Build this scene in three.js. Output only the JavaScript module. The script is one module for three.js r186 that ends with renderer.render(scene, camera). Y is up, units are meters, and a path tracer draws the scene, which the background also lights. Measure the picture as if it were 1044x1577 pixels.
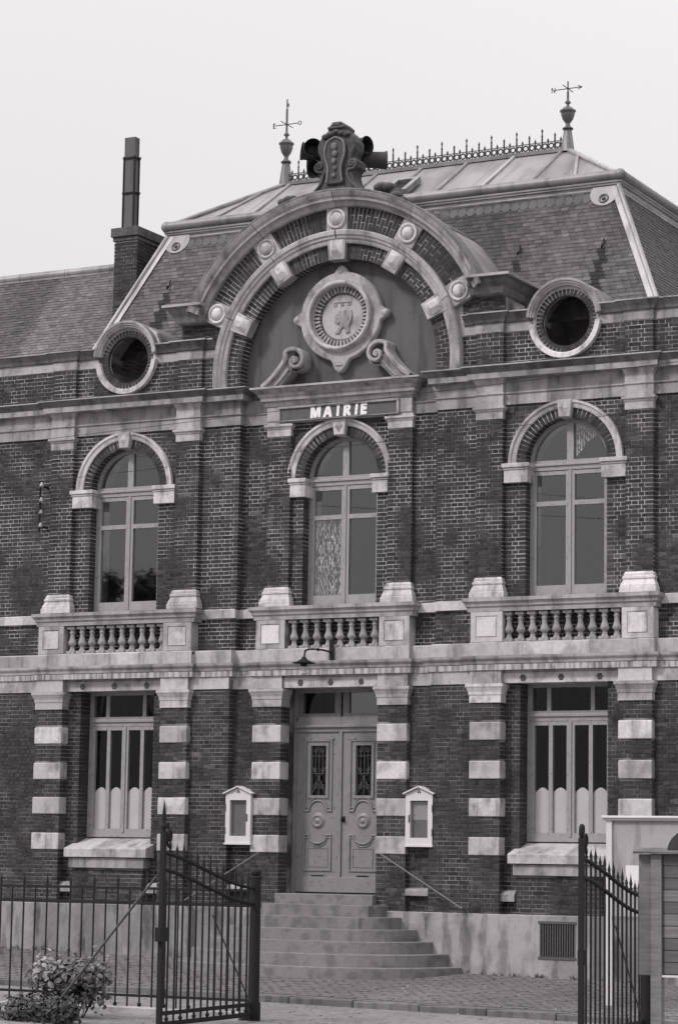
import * as THREE from 'three';
import { mergeGeometries, mergeVertices, toCreasedNormals } from 'three/addons/utils/BufferGeometryUtils.js';
import { FontLoader } from 'three/addons/loaders/FontLoader.js';
import { TextGeometry } from 'three/addons/geometries/TextGeometry.js';
import { RoundedBoxGeometry } from 'three/addons/geometries/RoundedBoxGeometry.js';

// ------------------------------------------------------------------ camera, sky, sun, exposure
const scene = new THREE.Scene();
const camera = new THREE.PerspectiveCamera(2 * Math.atan(1577 / 2 / 3914.96) * 180 / Math.PI, 1044 / 1577, 0.5, 600);
camera.rotation.order = 'YXZ';
camera.position.set(20.5095, 2.1, 38.7345);
camera.rotation.set(0.135927, 0.479619, 0.015316);
camera.setViewOffset(1044, 1577, -19, 0, 1044, 1577);
scene.add(camera);
const renderer = new THREE.WebGLRenderer({ antialias: true });
renderer.toneMapping = THREE.LinearToneMapping;
renderer.toneMappingExposure = 1.52;
renderer.shadowMap.enabled = true;

const TINT = [1.022, 0.975, 0.992];                       // the print is a warm, faintly purple grey
{ // overcast sky: darkest near the horizon, three times brighter overhead, faint cloud mottling
  const W = 512, H = 256, d = new Float32Array(W * H * 4);
  for (let j = 0; j < H; j++) for (let i = 0; i < W; i++) {
    const el = ((j + 0.5) / H - 0.5) * Math.PI, az = (i + 0.5) / W * 2 * Math.PI;
    const s = Math.max(0, Math.sin(el));
    const c = 1 + 0.035 * Math.sin(az * 3 + 4 * el) + 0.025 * Math.sin(az * 7 - 9 * el + 1.3);
    let L = (el > 0 ? 0.505 * (1 + 1.8 * s * s) * c : 0.505 * Math.exp(el * 6) + 0.1);
    const k = (j * W + i) * 4;
    d[k] = L * 1.0; d[k + 1] = L * 0.975; d[k + 2] = L * 0.98; d[k + 3] = 1;
  }
  const t = new THREE.DataTexture(d, W, H, THREE.RGBAFormat, THREE.FloatType);
  t.mapping = THREE.EquirectangularReflectionMapping; t.magFilter = THREE.LinearFilter; t.minFilter = THREE.LinearFilter;
  t.wrapS = THREE.RepeatWrapping; t.needsUpdate = true;
  scene.background = t; scene.environment = t;
}
const sun = new THREE.DirectionalLight(new THREE.Color(1, 0.965, 0.975), 1.5);
sun.position.set(-16, 34, 26); sun.target.position.set(0, 5, 0);
sun.castShadow = true; sun.shadow.radius = 20; sun.shadow.mapSize.set(2048, 2048);
Object.assign(sun.shadow.camera, { left: -25, right: 25, top: 25, bottom: -25, near: 1, far: 120 });
scene.add(sun, sun.target);

// ------------------------------------------------------------------ random numbers, noise, textures
let seed = 1234567;
const rnd = () => { seed = (seed * 1664525 + 1013904223) >>> 0; return seed / 4294967296; };
const rr = (a, b) => a + (b - a) * rnd();
function noiseGrid(n) { const a = new Float32Array(n * n); for (let i = 0; i < n * n; i++) a[i] = rnd(); return a; }
const NG = 64, GRID = noiseGrid(NG);
function vn(x, y, px, py) {                               // value noise that repeats after px, py cells
  const xi = Math.floor(x), yi = Math.floor(y), fx = x - xi, fy = y - yi;
  const sx = fx * fx * (3 - 2 * fx), sy = fy * fy * (3 - 2 * fy);
  const m = (a, p) => ((a % p) + p) % p;
  const g = (a, b) => GRID[(m(b, py) % NG) * NG + (m(a, px) % NG)];
  const a = g(xi, yi), b = g(xi + 1, yi), c = g(xi, yi + 1), e = g(xi + 1, yi + 1);
  return a + (b - a) * sx + (c - a) * sy + (a - b - c + e) * sx * sy;
}
function fbm(u, v, f, o = 4, fy = f) { let s = 0, a = 0.5, t = 0; for (let i = 0; i < o; i++) { s += a * vn(u * f, v * fy, f, fy); t += a; a *= 0.5; f *= 2; fy *= 2; } return s / t; }
function makeTex(n, fn, srgb = true) {
  const d = new Uint8Array(n * n * 4);
  for (let j = 0; j < n; j++) for (let i = 0; i < n; i++) {
    let v = Math.min(1, Math.max(0, fn(i / n, j / n)));
    if (srgb) v = Math.pow(v, 1 / 2.2);
    const k = (j * n + i) * 4; d[k] = d[k + 1] = d[k + 2] = Math.round(v * 255); d[k + 3] = 255;
  }
  const t = new THREE.DataTexture(d, n, n, THREE.RGBAFormat);
  t.wrapS = t.wrapT = THREE.RepeatWrapping; t.magFilter = THREE.LinearFilter; t.minFilter = THREE.LinearMipmapLinearFilter; t.generateMipmaps = true;
  if (srgb) t.colorSpace = THREE.SRGBColorSpace; t.needsUpdate = true; return t;
}
const ss = (a, b, x) => { const t = Math.min(1, Math.max(0, (x - a) / (b - a))); return t * t * (3 - 2 * t); };
const T = {
  stone: makeTex(512, (u, v) => 1 - 0.36 * ss(0.40, 0.75, fbm(u, v, 6, 5)) - 0.2 * fbm(u, v, 40, 3) - 0.16 * ss(0.55, 0.8, fbm(u + 0.3, v, 22, 3, 4))),
  soot: makeTex(512, (u, v) => 1 - 0.22 * ss(0.45, 0.75, fbm(u, v, 22, 3, 5)) - 0.34 * ss(0.38, 0.72, fbm(u, v, 6, 5)) - 0.14 * fbm(u, v, 60, 2)),
  drip: makeTex(512, (u, v) => 1 - 0.45 * ss(0.36, 0.7, fbm(u, v, 40, 4, 3)) - 0.25 * ss(0.4, 0.7, fbm(u, v, 6, 4)) - 0.1 * fbm(u, v, 60, 2)),
  brick: makeTex(512, (u, v) => 1 - 0.5 * fbm(u, v, 24, 5) - 0.35 * ss(0.55, 0.75, fbm(u, v, 7, 4))),
  mortar: makeTex(512, (u, v) => 1 - 0.75 * ss(0.35, 0.7, fbm(u, v, 7, 5)) - 0.2 * fbm(u, v, 60, 2)),
  slate: makeTex(512, (u, v) => 1 - 0.35 * fbm(u, v, 30, 4, 10) - 0.3 * ss(0.45, 0.75, fbm(u, v, 5, 4))),
  zinc: makeTex(512, (u, v) => 1 - 0.3 * ss(0.35, 0.75, fbm(u, v, 4, 5)) - 0.22 * ss(0.5, 0.8, fbm(u, v, 20, 3, 3)) - 0.06 * fbm(u, v, 50, 2)),
  paint: makeTex(512, (u, v) => 1 - 0.2 * fbm(u, v, 8, 4) - 0.25 * ss(0.62, 0.8, fbm(u, v, 18, 4))),
  plaster: makeTex(512, (u, v) => 1 - 0.22 * fbm(u, v, 4, 5) - 0.28 * ss(0.5, 0.75, fbm(u + 0.2, v + 0.1, 12, 3, 2)) - 0.1 * fbm(u, v, 60, 2)),
  plinth: makeTex(512, (u, v) => 1 - 0.3 * ss(0.35, 0.7, fbm(u, v, 5, 5)) - 0.34 * ss(0.5, 0.72, fbm(u + 0.2, v + 0.1, 16, 4, 4)) - 0.16 * fbm(u, v, 50, 2)),
  worn: makeTex(512, (u, v) => 1 - 0.3 * ss(0.4, 0.75, fbm(u, v, 12, 5)) - 0.16 * fbm(u, v, 60, 3)),
  soft: makeTex(256, (u, v) => 1 - 0.14 * fbm(u, v, 5, 5) - 0.05 * fbm(u, v, 40, 2)),
  wood: makeTex(512, (u, v) => 1 - 0.45 * fbm(u, v, 3, 5, 48) - 0.2 * fbm(u, v, 6, 3)),
  ground: makeTex(1024, (u, v) => 1 - 0.35 * fbm(u, v, 6, 5) - 0.3 * ss(0.45, 0.8, fbm(u, v, 48, 4)) + 0.1 * ss(0.62, 0.8, fbm(u + 0.4, v, 64, 2))),
  grain: makeTex(512, (u, v) => fbm(u, v, 48, 4), false),
};
const grey = (l) => new THREE.Color().setRGB(l * TINT[0], l * TINT[1], l * TINT[2]);
function mat(l, map, ts, o = {}) {
  const m = new THREE.MeshStandardMaterial({ color: grey(l), roughness: 0.85, metalness: 0, map: map || null, ...o });
  m.userData.ts = ts || 1; return m;
}
const bump = (m, t, s) => { m.bumpMap = t; m.bumpScale = s; return m; };
const M = {
  stone: bump(mat(0.52, T.stone, 2.3), T.grain, 0.004), stone2: bump(mat(0.43, T.stone, 1.7), T.grain, 0.004), stone3: bump(mat(0.6, T.stone, 1.3), T.grain, 0.004),
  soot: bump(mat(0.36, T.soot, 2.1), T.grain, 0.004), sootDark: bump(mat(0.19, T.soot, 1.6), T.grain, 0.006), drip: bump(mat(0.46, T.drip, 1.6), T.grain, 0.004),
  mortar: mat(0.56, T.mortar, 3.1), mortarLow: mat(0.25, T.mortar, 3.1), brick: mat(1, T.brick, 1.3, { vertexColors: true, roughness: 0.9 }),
  slate: mat(1, T.slate, 1.9, { vertexColors: true, roughness: 0.85 }), roofBase: mat(0.4, T.slate, 2),
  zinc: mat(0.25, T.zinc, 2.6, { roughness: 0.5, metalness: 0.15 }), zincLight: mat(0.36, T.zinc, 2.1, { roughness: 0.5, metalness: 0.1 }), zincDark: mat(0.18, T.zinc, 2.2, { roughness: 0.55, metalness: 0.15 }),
  frame: mat(0.3, T.paint, 0.9, { roughness: 0.5 }), door: mat(0.21, T.paint, 1.1, { roughness: 0.5 }), doorDark: mat(0.13, T.paint, 1.1, { roughness: 0.5 }),
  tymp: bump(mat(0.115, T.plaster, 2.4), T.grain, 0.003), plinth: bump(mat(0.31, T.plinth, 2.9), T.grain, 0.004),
  iron: (() => { const m = new THREE.MeshPhysicalMaterial({ color: grey(0.018), roughness: 0.75, specularIntensity: 0.35 }); m.userData.ts = 0.6; return m; })(), ironGrey: mat(0.1, T.paint, 0.6, { roughness: 0.6, metalness: 0.3 }),
  crest: mat(0.05, T.paint, 0.6, { roughness: 0.9 }), darkBoard: mat(0.05, T.wood, 0.8, { roughness: 0.9 }),
  crestStone: bump(mat(0.085, T.soot, 0.9), T.grain, 0.01),
  white: mat(0.6, T.soft, 1.1, { roughness: 0.55 }), letter: mat(0.86, T.paint, 0.3, { roughness: 0.6 }),
  step: bump(mat(0.2, T.worn, 2.2), T.grain, 0.004), step2: bump(mat(0.2, T.worn, 2.2), T.grain, 0.004),
  ground: bump(mat(0.22, T.ground, 4), T.grain, 0.01), sett: mat(1, T.ground, 1.7, { vertexColors: true }), kerb: bump(mat(0.16, T.plaster, 1.4), T.grain, 0.006),
  wood: bump(mat(0.14, T.wood, 0.9), T.wood, 0.003), woodPale: bump(mat(0.23, T.wood, 0.8), T.wood, 0.003),
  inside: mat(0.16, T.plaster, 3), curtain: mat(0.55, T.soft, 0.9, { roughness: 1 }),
  glass: new THREE.MeshPhysicalMaterial({ color: new THREE.Color(0.9, 0.9, 0.9), transmission: 1, thickness: 0, roughness: 0.02, ior: 2.1 }),
  glassPlain: new THREE.MeshPhysicalMaterial({ color: new THREE.Color(0.9, 0.9, 0.9), transmission: 1, thickness: 0, roughness: 0.02, ior: 1.33 }),
};

for (const k of ['stone', 'stone2', 'stone3', 'soot', 'sootDark', 'drip', 'plinth', 'step', 'step2', 'kerb', 'zinc', 'zincLight']) { M[k].vertexColors = true; M[k].userData.blocks = [0.74, 1.12]; }   // every stone or sheet has its own tone
M.crestStone.vertexColors = true; M.crestStone.userData.blocks = [0.85, 1.1];
M.drip.userData.blocks = [0.95, 1.05]; M.step.userData.blocks = M.step2.userData.blocks = [0.93, 1.05];

// ------------------------------------------------------------------ geometry helpers
function clean(g) {
  let q = g.index ? g.toNonIndexed() : g.clone();
  for (const k of Object.keys(q.attributes)) if (!['position', 'normal', 'uv', 'color'].includes(k)) q.deleteAttribute(k);
  return q;
}
function boxUV(g, ts) {                                    // uv in metres along the plane a face lies in
  const p = g.attributes.position, n = p.count, uv = new Float32Array(n * 2);
  const a = new THREE.Vector3(), b = new THREE.Vector3(), c = new THREE.Vector3();
  for (let i = 0; i < n; i += 3) {
    a.fromBufferAttribute(p, i); b.fromBufferAttribute(p, i + 1).sub(a); c.fromBufferAttribute(p, i + 2).sub(a); b.cross(c);
    const x = Math.abs(b.x), y = Math.abs(b.y), z = Math.abs(b.z);
    for (let k = 0; k < 3; k++) {
      const X = p.getX(i + k), Y = p.getY(i + k), Z = p.getZ(i + k);
      const [u, v] = z >= x && z >= y ? [X, Y] : x >= y ? [Z + 0.37, Y] : [X, Z + 0.61];
      uv[(i + k) * 2] = u / ts; uv[(i + k) * 2 + 1] = v / ts;
    }
  }
  g.setAttribute('uv', new THREE.BufferAttribute(uv, 2)); return g;
}
function fuse(list, ts = 1) {
  const L = list.map(clean);
  for (const g of L) { if (!g.attributes.normal) g.computeVertexNormals(); boxUV(g, ts); if (!g.attributes.color) g.setAttribute('color', new THREE.BufferAttribute(new Float32Array(g.attributes.position.count * 3).fill(1), 3)); }
  return L.length > 1 ? mergeGeometries(L, false) : L[0];
}
const used = {};
function numbered(n) { if (!(n in used)) { used[n] = 0; return n; } used[n]++; return n + '_' + String(used[n]).padStart(3, '0'); }
function mesh(name, geos, m, parent) {                     // one named mesh from one or several geometries
  const fg = fuse(Array.isArray(geos) ? geos : [geos], m.userData.ts || 1);
  if (m.userData.blocks) { const t = rr(m.userData.blocks[0], m.userData.blocks[1]), c = fg.attributes.color.array, ou = rnd() * 5, ov = rnd() * 5, uv = fg.attributes.uv; for (let i = 0; i < c.length; i++) c[i] *= t; for (let i = 0; i < uv.count; i++) uv.setXY(i, uv.getX(i) + ou, uv.getY(i) + ov); }
  const o = new THREE.Mesh(fg, m);
  o.name = parent && parent !== scene ? name : numbered(name); o.castShadow = o.receiveShadow = true;
  (parent || scene).add(o); return o;
}
function group(name, parent, x = 0, y = 0, z = 0) { const g = new THREE.Group(); g.name = parent && parent !== scene ? name : numbered(name); g.position.set(x, y, z); (parent || scene).add(g); return g; }
function tag(o, label, category, grp, kind) { if (label) o.userData.label = label; if (category) o.userData.category = category; if (grp) o.userData.group = grp; if (kind) o.userData.kind = kind; return o; }
function copyOf(o, base, parent = scene) { const c = o.clone(); c.name = parent === scene ? numbered(base) : base; parent.add(c); return c; }
const box = (x0, x1, y0, y1, z0, z1) => { const g = new THREE.BoxGeometry(x1 - x0, y1 - y0, z1 - z0); g.translate((x0 + x1) / 2, (y0 + y1) / 2, (z0 + z1) / 2); return g; };
const rbox = (x0, x1, y0, y1, z0, z1, r = 0.012) => { const g = new RoundedBoxGeometry(x1 - x0, y1 - y0, z1 - z0, 1, Math.min(r, (x1 - x0) / 2.1, (y1 - y0) / 2.1, (z1 - z0) / 2.1)); g.translate((x0 + x1) / 2, (y0 + y1) / 2, (z0 + z1) / 2); return g; };
const cyl = (r0, r1, h, x, y, z, n = 10) => { const g = new THREE.CylinderGeometry(r1, r0, h, n); g.translate(x, y + h / 2, z); return g; };
function rod(a, b, r, n = 7) {
  const A = new THREE.Vector3(...a), B = new THREE.Vector3(...b), d = B.clone().sub(A), L = d.length();
  const g = new THREE.CylinderGeometry(r, r, L, n); g.translate(0, L / 2, 0);
  g.applyQuaternion(new THREE.Quaternion().setFromUnitVectors(new THREE.Vector3(0, 1, 0), d.normalize())); g.translate(...a); return g;
}
function tube(pts, r, seg = 24, n = 6) { return new THREE.TubeGeometry(new THREE.CatmullRomCurve3(pts.map(p => new THREE.Vector3(...p))), seg, r, n, false); }
function lathe(pts, n = 16) { return new THREE.LatheGeometry(pts.map(p => new THREE.Vector2(p[0], p[1])), n); }
function quads(rows) {                                     // strip surface from rows of points, flat facets
  const pos = [];
  for (let i = 0; i + 1 < rows.length; i++) for (let j = 0; j + 1 < rows[i].length; j++) {
    const a = rows[i][j], b = rows[i][j + 1], c = rows[i + 1][j + 1], d = rows[i + 1][j];
    pos.push(...a, ...b, ...c, ...a, ...c, ...d);
  }
  const g = new THREE.BufferGeometry(); g.setAttribute('position', new THREE.Float32BufferAttribute(pos, 3)); g.computeVertexNormals(); return g;
}
function capPoly(pts2, map) {
  const v = pts2.map(p => new THREE.Vector2(p[0], p[1])), f = THREE.ShapeUtils.triangulateShape(v, []), pos = [];
  for (const t of f) for (const i of t) pos.push(...map(pts2[i]));
  const g = new THREE.BufferGeometry(); g.setAttribute('position', new THREE.Float32BufferAttribute(pos, 3)); g.computeVertexNormals(); return g;
}
function sweep(profile, path) {                            // profile [out, y] from the foot up; path [x, z] running left to right round the plan
  const n = path.length, nor = [];
  for (let i = 0; i + 1 < n; i++) { const dx = path[i + 1][0] - path[i][0], dz = path[i + 1][1] - path[i][1], l = Math.hypot(dx, dz); nor.push([-dz / l, dx / l]); }
  const mit = path.map((p, i) => { const a = nor[Math.max(0, i - 1)], b = nor[Math.min(n - 2, i)], k = 1 + a[0] * b[0] + a[1] * b[1]; return [(a[0] + b[0]) / k, (a[1] + b[1]) / k]; });
  const rows = profile.map(([o, y]) => path.map((p, i) => [p[0] + mit[i][0] * o, y, p[1] + mit[i][1] * o]));
  const gs = [quads(rows)];
  for (const i of [0, n - 1]) { const pr = [...profile, [-0.12, profile[profile.length - 1][1]], [-0.12, profile[0][1]]]; gs.push(capPoly(pr, ([o, y]) => [path[i][0] + mit[i][0] * o, y, path[i][1] + mit[i][1] * o])); }
  const b0 = profile[0]; gs.push(quads([path.map((p, i) => [p[0] - mit[i][0] * 0.12, b0[1], p[1] - mit[i][1] * 0.12]), rows[0]]));
  return fuse(gs, 1);
}
function sweepBlocks(profile, path, len = 1.0) {            // the same, cut into stones with open joints
  const pts = [{ p: path[0], j: true }];
  for (let i = 0; i + 1 < path.length; i++) {
    const a = path[i], b = path[i + 1], l = Math.hypot(b[0] - a[0], b[1] - a[1]), n = l > len * 1.2 ? Math.round(l / len) : 1;
    for (let k = 1; k < n; k++) { const t = (k + rr(-0.12, 0.12)) / n; pts.push({ p: [a[0] + (b[0] - a[0]) * t, a[1] + (b[1] - a[1]) * t], j: true }); }
    pts.push({ p: b, j: i + 2 === path.length });
  }
  const out = []; let cur = [pts[0].p];
  for (let i = 1; i < pts.length; i++) { cur.push(pts[i].p); if (pts[i].j) { const c = cur.map(q => [...q]), e = 0.002; const sh = (u, v) => { const l = Math.hypot(v[0] - u[0], v[1] - u[1]); u[0] += (v[0] - u[0]) / l * e; u[1] += (v[1] - u[1]) / l * e; }; sh(c[0], c[1]); sh(c[c.length - 1], c[c.length - 2]); out.push(sweep(profile, c)); cur = [pts[i].p]; } }
  return out;
}
function sweepArc(profile, cx, cy, a0, a1, seg) {          // profile [r, z]; angles from the vertical, clockwise
  const rows = profile.map(([r, z]) => { const o = []; for (let i = 0; i <= seg; i++) { const a = a0 + (a1 - a0) * i / seg; o.push([cx + r * Math.sin(a), cy + r * Math.cos(a), z]); } return o; });
  const gs = [quads(rows)];
  if (Math.abs(a1 - a0) < 6.2) for (const a of [a0, a1]) gs.push(capPoly(profile, ([r, z]) => [cx + r * Math.sin(a), cy + r * Math.cos(a), z]));
  return fuse(gs, 1);
}
function ringSector(r0, r1, z0, z1, cx, cy, a0, a1, seg) { return sweepArc([[r0, z0], [r0, z1], [r1, z1], [r1, z0], [r0, z0]], cx, cy, a0, a1, seg); }
function extrude(pts, z0, z1, bevel = 0, holes = []) {
  const s = pts instanceof THREE.Shape ? pts : new THREE.Shape(pts.map(p => new THREE.Vector2(p[0], p[1])));
  for (const h of holes) s.holes.push(h instanceof THREE.Path ? h : new THREE.Path(h.map(p => new THREE.Vector2(p[0], p[1]))));
  const g = new THREE.ExtrudeGeometry(s, { depth: z1 - z0 - 2 * bevel, bevelEnabled: bevel > 0, bevelSize: bevel, bevelThickness: bevel, bevelSegments: 1, curveSegments: 20 });
  g.translate(0, 0, z0 + bevel); return g;
}
function flip(path) { return path.map(([x, z]) => [-x, z]).reverse(); }
function bothSides(path) { return [...flip(path), ...path]; }   // path starts at the axis of the front (x = 0)
const mirrorX = g => { const q = clean(g); q.scale(-1, 1, 1); const p = q.attributes.position; for (let i = 0; i < p.count; i += 3) { const a = [p.getX(i + 1), p.getY(i + 1), p.getZ(i + 1)]; p.setXYZ(i + 1, p.getX(i + 2), p.getY(i + 2), p.getZ(i + 2)); p.setXYZ(i + 2, ...a); } q.computeVertexNormals(); return q; };

// ------------------------------------------------------------------ pieces laid by the hundred (bricks, slates, setts)
class Pieces {                                             // the 300 largest in view become meshes of their own, the rest one merged part
  constructor(name, material, tones) { this.name = name; this.m = material; this.tones = tones; this.list = []; }
  add(x, y, z, w, h, d, tone, q) { this.list.push({ x, y, z, w, h, d, tone, q }); }
  build(parent, limit = 300) {
    const cp = camera.position;
    for (const b of this.list) b.s = b.w * b.h / ((b.x - cp.x) ** 2 + (b.y - cp.y) ** 2 + (b.z - cp.z) ** 2);
    const L = [...this.list].sort((a, b) => b.s - a.s), unit = new THREE.BoxGeometry(1, 1, 1);
    const ts = this.m.userData.ts, variants = [], mats = [];
    for (let v = 0; v < 6; v++) {
      const g = clean(unit), uv = g.attributes.uv; const ox = rnd(), oy = rnd();
      for (let i = 0; i < uv.count; i++) uv.setXY(i, ox + uv.getX(i) * 0.22 / ts, oy + uv.getY(i) * 0.07 / ts);
      variants.push(g);
    }
    for (const t of this.tones) { const m = this.m.clone(); m.vertexColors = false; m.color = grey(t); mats.push(m); }
    const near = (t) => { let k = 0; this.tones.forEach((v, i) => { if (Math.abs(v - t) < Math.abs(this.tones[k] - t)) k = i; }); return mats[k]; };
    L.slice(0, limit).forEach((b, i) => {
      const o = new THREE.Mesh(variants[i % 6], near(b.tone)); o.name = this.name; o.position.set(b.x, b.y, b.z); o.scale.set(b.w, b.h, b.d);
      if (b.q) o.quaternion.copy(b.q); o.castShadow = o.receiveShadow = true; parent.add(o);
    });
    const rest = L.slice(limit); if (!rest.length) return;
    const base = clean(unit), bp = base.attributes.position, n = bp.count;
    const pos = new Float32Array(rest.length * n * 3), col = new Float32Array(rest.length * n * 3), uv = new Float32Array(rest.length * n * 2);
    const v = new THREE.Vector3(); let k = 0;
    for (const b of rest) {
      const ou = rnd() * 3, ov = rnd() * 3;
      for (let i = 0; i < n; i++) {
        v.set(bp.getX(i) * b.w, bp.getY(i) * b.h, bp.getZ(i) * b.d); const lu = (v.x + v.z) / ts + ou, lv = (v.y + v.z) / ts + ov;
        if (b.q) v.applyQuaternion(b.q);
        pos[k * 3] = v.x + b.x; pos[k * 3 + 1] = v.y + b.y; pos[k * 3 + 2] = v.z + b.z;
        for (let c = 0; c < 3; c++) col[k * 3 + c] = b.tone * TINT[c];
        uv[k * 2] = lu; uv[k * 2 + 1] = lv; k++;
      }
    }
    const g = new THREE.BufferGeometry();
    g.setAttribute('position', new THREE.BufferAttribute(pos, 3)); g.setAttribute('color', new THREE.BufferAttribute(col, 3)); g.setAttribute('uv', new THREE.BufferAttribute(uv, 2)); g.computeVertexNormals();
    const o = new THREE.Mesh(g, this.m); o.name = this.name + '_field'; o.userData.kind = 'stuff'; o.castShadow = o.receiveShadow = true; parent.add(o);
  }
}
const BR_H = 0.0715, BR_L = 0.228, BR_S = 0.114, JT = 0.0135;
const brickTone = () => { const t = rnd(); return t < 0.12 ? rr(0.024, 0.034) : t > 0.95 ? rr(0.07, 0.09) : rr(0.036, 0.058); };
const patchy = (x, y) => 0.62 + 0.66 * fbm((x + 16) / 32, (y + 4) / 32, 12, 4) + (rnd() < 0.5 * ss(0.56, 0.72, fbm((x + 9) / 32, (y + 9) / 32, 20, 3)) ? rr(0.2, 0.9) : 0);
const bricks = new Pieces('brick', M.brick, [0.025, 0.035, 0.044, 0.054, 0.075]);
function layBricks(x0, x1, y0, y1, z, depth, holes, deep, set = bricks, phase = 0) {
  const r0 = Math.floor(y0 / BR_H), r1 = Math.ceil(y1 / BR_H);
  for (let r = r0; r < r1; r++) {
    let ya = r * BR_H + JT / 2, yb = (r + 1) * BR_H - JT / 2; ya = Math.max(ya, y0 + 0.002); yb = Math.min(yb, y1 - 0.002); if (yb - ya < 0.018) continue;
    const yc = (ya + yb) / 2; let segs = [[x0, x1, 0, 0]];
    for (const [a, b] of (holes ? holes(yc) : [])) segs = segs.flatMap(([p, q, l, m]) => { const o = []; if (a > p + 0.02) o.push([p, Math.min(q, a), l, a < q ? 1 : m]); if (b < q - 0.02) o.push([Math.max(p, b), q, b > p ? 1 : l, m]); return o; });
    const odd = ((r % 2) + 2) % 2, step = odd ? BR_S : BR_L;
    for (const [p, q, l, m] of segs) {
      const cuts = [p], off = phase + (odd ? BR_S / 2 : 0);
      for (let x = Math.ceil((p + 0.05 - off) / step) * step + off; x < q - 0.05; x += step) cuts.push(x);
      cuts.push(q);
      for (let i = 0; i + 1 < cuts.length; i++) {
        const a = cuts[i] + (i ? JT / 2 : 0), b = cuts[i + 1] - (i + 2 < cuts.length ? JT / 2 : 0);
        const d = ((l && !i) || (m && i + 2 === cuts.length)) && deep ? deep : depth;
        set.add((a + b) / 2, yc + rr(-0.0012, 0.0012), z + rr(-0.0025, 0.0025) - d / 2, b - a + rr(-0.005, 0.003), yb - ya + rr(-0.005, 0.002), d, brickTone() * patchy((a + b) / 2, yc));
      }
    }
  }
}
function archBricks(cx, cy, r0, r1, a0, a1, z, depth, courses, set = bricks, pitch = 0.078) {
  const rm = (r0 + r1) / 2, n = Math.round((a1 - a0) * rm / pitch), da = (a1 - a0) / n, up = new THREE.Vector3(0, 0, 1);
  for (let i = 0; i < n; i++) {
    const a = a0 + (i + 0.5) * da, q = new THREE.Quaternion().setFromAxisAngle(up, -a);
    const cuts = courses === 1 ? [r0, r1] : i % 2 ? [r0, r0 + (r1 - r0) * 0.36, r1] : [r0, r0 + (r1 - r0) * 0.66, r1];
    for (let k = 0; k + 1 < cuts.length; k++) {
      const ra = cuts[k] + JT / 2, rb = cuts[k + 1] - JT / 2, rc = (ra + rb) / 2;
      set.add(cx + rc * Math.sin(a), cy + rc * Math.cos(a), z - depth / 2 + rr(-0.002, 0.002), rc * da - JT, rb - ra, depth, brickTone(), q);
    }
  }
}

// ------------------------------------------------------------------ the setting: courtyard, pavement, kerb
const cl = (x, a, b) => Math.min(b, Math.max(a, x));
const KZ = 4.2;
const lat = x => -0.0166 * cl(x, -12, 12);
const paveY = (x, z) => 0.32 + lat(x) - 0.068 * cl(z, -1, KZ);
const courtY = (x, z) => -0.055 + lat(x) - 0.004 * cl(z - KZ, 0, 30);
{
  const xs = [-260, -120, -60, -30, -20, -12, -9, -6, -3, 0, 3, 6, 9, 12, 20, 30, 60, 120, 260], zs = [-260, -120, -40, -15, -8, -2, 2, 4.3, 6, 8, 10, 14, 20, 30, 45, 80, 150, 260];
  mesh('ground', quads(zs.map(z => xs.map(x => [x, courtY(x, z) - (z < 4 ? 0.05 : 0), z]))), M.ground, scene).userData = { kind: 'structure', label: 'pale worn earth courtyard in front of the town hall', category: 'ground' };
  const rows = []; for (const z of [-0.6, 0.6, 1.8, 3.0, KZ - 0.14]) rows.push([-11, -6, -3, 0, 3, 6, 11].map(x => [x, paveY(x, z), z]));
  const pave = mesh('pavement', quads(rows), M.kerb, scene); tag(pave, 'sloping pavement of small setts along the front of the town hall', 'pavement', null, 'structure');
  const setts = new Pieces('sett', M.sett, [0.12, 0.14, 0.16, 0.185]);
  const tiltX = new THREE.Quaternion().setFromEuler(new THREE.Euler(0.068, 0, -0.0166)); let r = 0;
  for (let z = 0.24; z < KZ - 0.24; z += 0.135, r++) for (let x = -8 + (r % 2) * 0.1; x < 9.4; x += 0.2) {
    const xx = x + rr(-0.01, 0.01), p = fbm(cl(xx / 20 + 0.5, 0, 1), z / 20, 9, 3);
    setts.add(xx, paveY(xx, z) + rr(-0.004, 0.006), z + rr(-0.006, 0.006), 0.186 + rr(-0.012, 0.004), 0.03, 0.122 + rr(-0.01, 0.004), 0.1 + 0.11 * p + rr(-0.005, 0.006), tiltX);
  }
  for (const s of setts.list) { s.hh = s.h; }
  setts.build(pave);
  const kerb = group('kerb', scene); tag(kerb, 'worn stone kerb along the pavement edge', 'kerb', null, 'structure');
  for (let x = -10.5; x < 11; x += 1.1) {
    const g = rbox(x, x + 1.09, -0.16, 0.012, KZ - 0.13, KZ + rr(-0.01, 0.015), 0.02); g.translate(0, paveY(x + 0.5, KZ), 0); mesh('kerb_stone', g, M.kerb, kerb);
  }
}

// ------------------------------------------------------------------ the town hall
const hall = group('town_hall', scene);
tag(hall, 'brick and stone town hall with arched gable, slate mansard roof and balustraded balconies', 'town hall');
const CX = 4.335;                                          // axis of the side bays
const XL = -9.5, XR = 7.5;                                 // ends of the built front
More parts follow.
